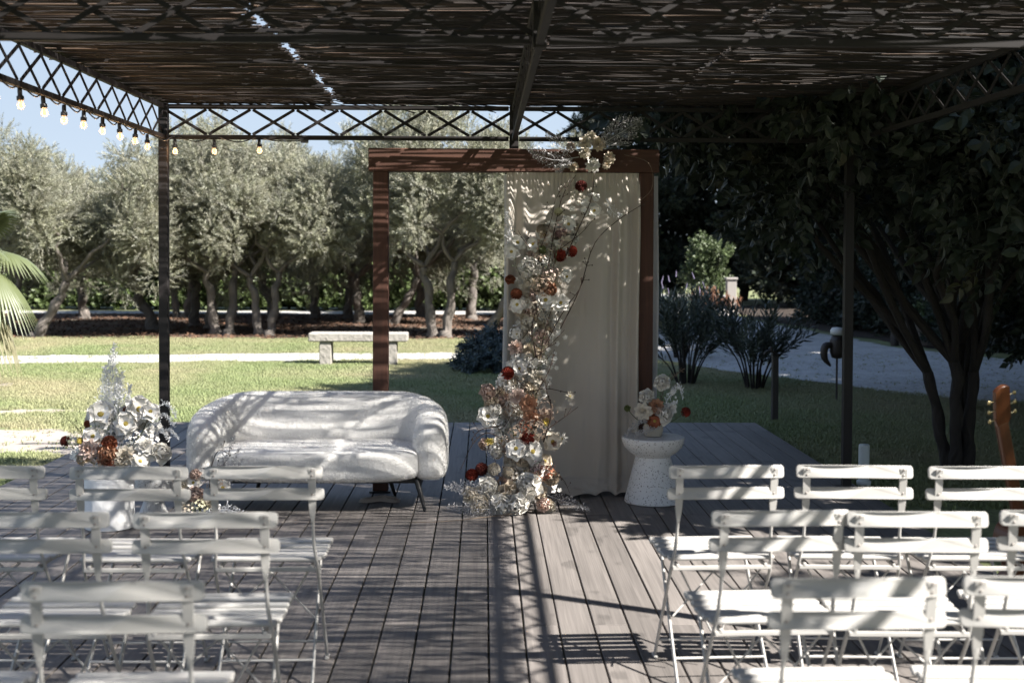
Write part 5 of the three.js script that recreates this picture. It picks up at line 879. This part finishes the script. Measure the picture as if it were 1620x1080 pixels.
// ---------------------------------------------------------------- small things in the garden
{
  const o = thing('garden_post', 'short dark garden post with a small tap at its top, in front of the oleanders', 'post', [2.86, GY, -12.15]); const dk = std({ color: C(0.035, 0.03, 0.028), roughness: 0.6 });
  part('post', rbox(0.06, 0.66, 0.06, 0.006, 'y', 2), dk, o, { p: [0, 0.33, 0] }); part('cap', rbox(0.075, 0.02, 0.075, 0.006, 'y', 2), dk, o, { p: [0, 0.671, 0] }); part('tap', tube(curve([V(0.02, 0.66, 0.03), V(-0.04, 0.70, 0.05), V(-0.10, 0.70, 0.06), V(-0.12, 0.67, 0.06)], 10), 0.014, 8), dk, o); part('tap_handle', tube([V(-0.05, 0.71, 0.05), V(-0.05, 0.745, 0.05)], 0.012, 8), dk, o);
}
{
  const dk = std({ color: C(0.03, 0.022, 0.02), roughness: 0.5 }), wh = std({ color: C(0.62, 0.62, 0.62), roughness: 0.5 });
  const lamp = (label, p) => { const o = thing('garden_lamp', label, 'garden lamp', p); part('body', lathe([[0, 0], [0.07, 0], [0.075, 0.01], [0.075, 0.24], [0.06, 0.255], [0, 0.255]], 24), dk, o); part('cap', lathe([[0.05, 0.26], [0.085, 0.27], [0.085, 0.30], [0.06, 0.325], [0, 0.33]], 24), wh, o); return o; };
  lamp('low dark garden lamp with a white cap beside the timber planter box', [7.45, GY, -22.4]);
  const o = thing('watering_can', 'dark can with white cap and drooping spout just left of the right pergola post', 'can', [3.97, GY, -13.9]);
  part('stake', tube([V(0, 0, 0), V(0, 0.5, 0)], 0.012, 8), dk, o); part('body', lathe([[0, 0.48], [0.055, 0.49], [0.08, 0.56], [0.08, 0.68], [0.06, 0.74], [0, 0.745]], 24), dk, o); part('cap', lathe([[0.05, 0.75], [0.075, 0.76], [0.078, 0.80], [0.055, 0.83], [0, 0.835]], 24), wh, o); part('spout', tube(curve([V(-0.05, 0.64, 0.02), V(-0.14, 0.62, 0.03), V(-0.15, 0.50, 0.03), V(-0.08, 0.40, 0.03)], 16), [0.03, 0.045, 0.04, 0.012], 10), dk, o);
}
{
  const pl = std({ roughness: 0.8, map: tex(64, 256, (u, v) => { const k = 0.7 + 0.6 * fbm(u * 20, v * 3, 20, 3, 4); return [0.20 * k, 0.165 * k, 0.135 * k]; }, 0.2, 0.8) });
  const o = thing('planter_box', 'pale timber planter box on the far side of the driveway', 'planter', [8.35, GY, -22.6], -0.1);
  for (let k = 0; k < 3; k++) { part('plank', rbox(1.5, 0.125, 0.03, 0.006, 'x'), pl, o, { p: [0, 0.07 + k * 0.132, 0.3] }); part('plank', rbox(1.5, 0.125, 0.03, 0.006, 'x'), pl, o, { p: [0, 0.07 + k * 0.132, -0.3] }); for (const s of [-1, 1]) part('plank', rbox(0.03, 0.125, 0.565, 0.006, 'z'), pl, o, { p: [s * 0.733, 0.07 + k * 0.132, 0] }); }
  part('soil', place(new THREE.BoxGeometry(1.43, 0.04, 0.56), [0, 0.34, 0]), M.darkBark, o);
  const b = thing('round_shrub', 'small green shrub growing in the timber planter box', 'shrub', [8.35, GY + 0.36, -22.6]); const c = crown(broadSprig, M.hedgeLeaf, ballPts(V(0, 0.2, 0), 0.4, 150, 0.7), b, [0.6, 1.0], () => { const k = rr(0.7, 1.2); return [k, k, k]; }, 0.3); c.name = 'foliage'; part('stem', tube([V(0, -0.03, 0), V(0, 0.2, 0)], 0.03, 6), M.darkBark, b);
  const pp = thing('pale_post', 'short pale post standing by the foot of the right pergola post', 'post', [2.70, GY, -8.75]); part('shaft', lathe([[0, 0], [0.038, 0], [0.038, 0.30], [0.034, 0.308], [0, 0.31]], 24), std({ color: C(0.55, 0.60, 0.60), roughness: 0.5 }), pp); part('collar', lathe([[0.038, 0.02], [0.05, 0.02], [0.05, 0.05], [0.038, 0.055]], 24), std({ color: C(0.5, 0.55, 0.55), roughness: 0.5 }), pp);
}

scene.traverse(m => { if (m.isMesh) { m.castShadow = true; m.receiveShadow = true; } });
renderer.render(scene, camera);
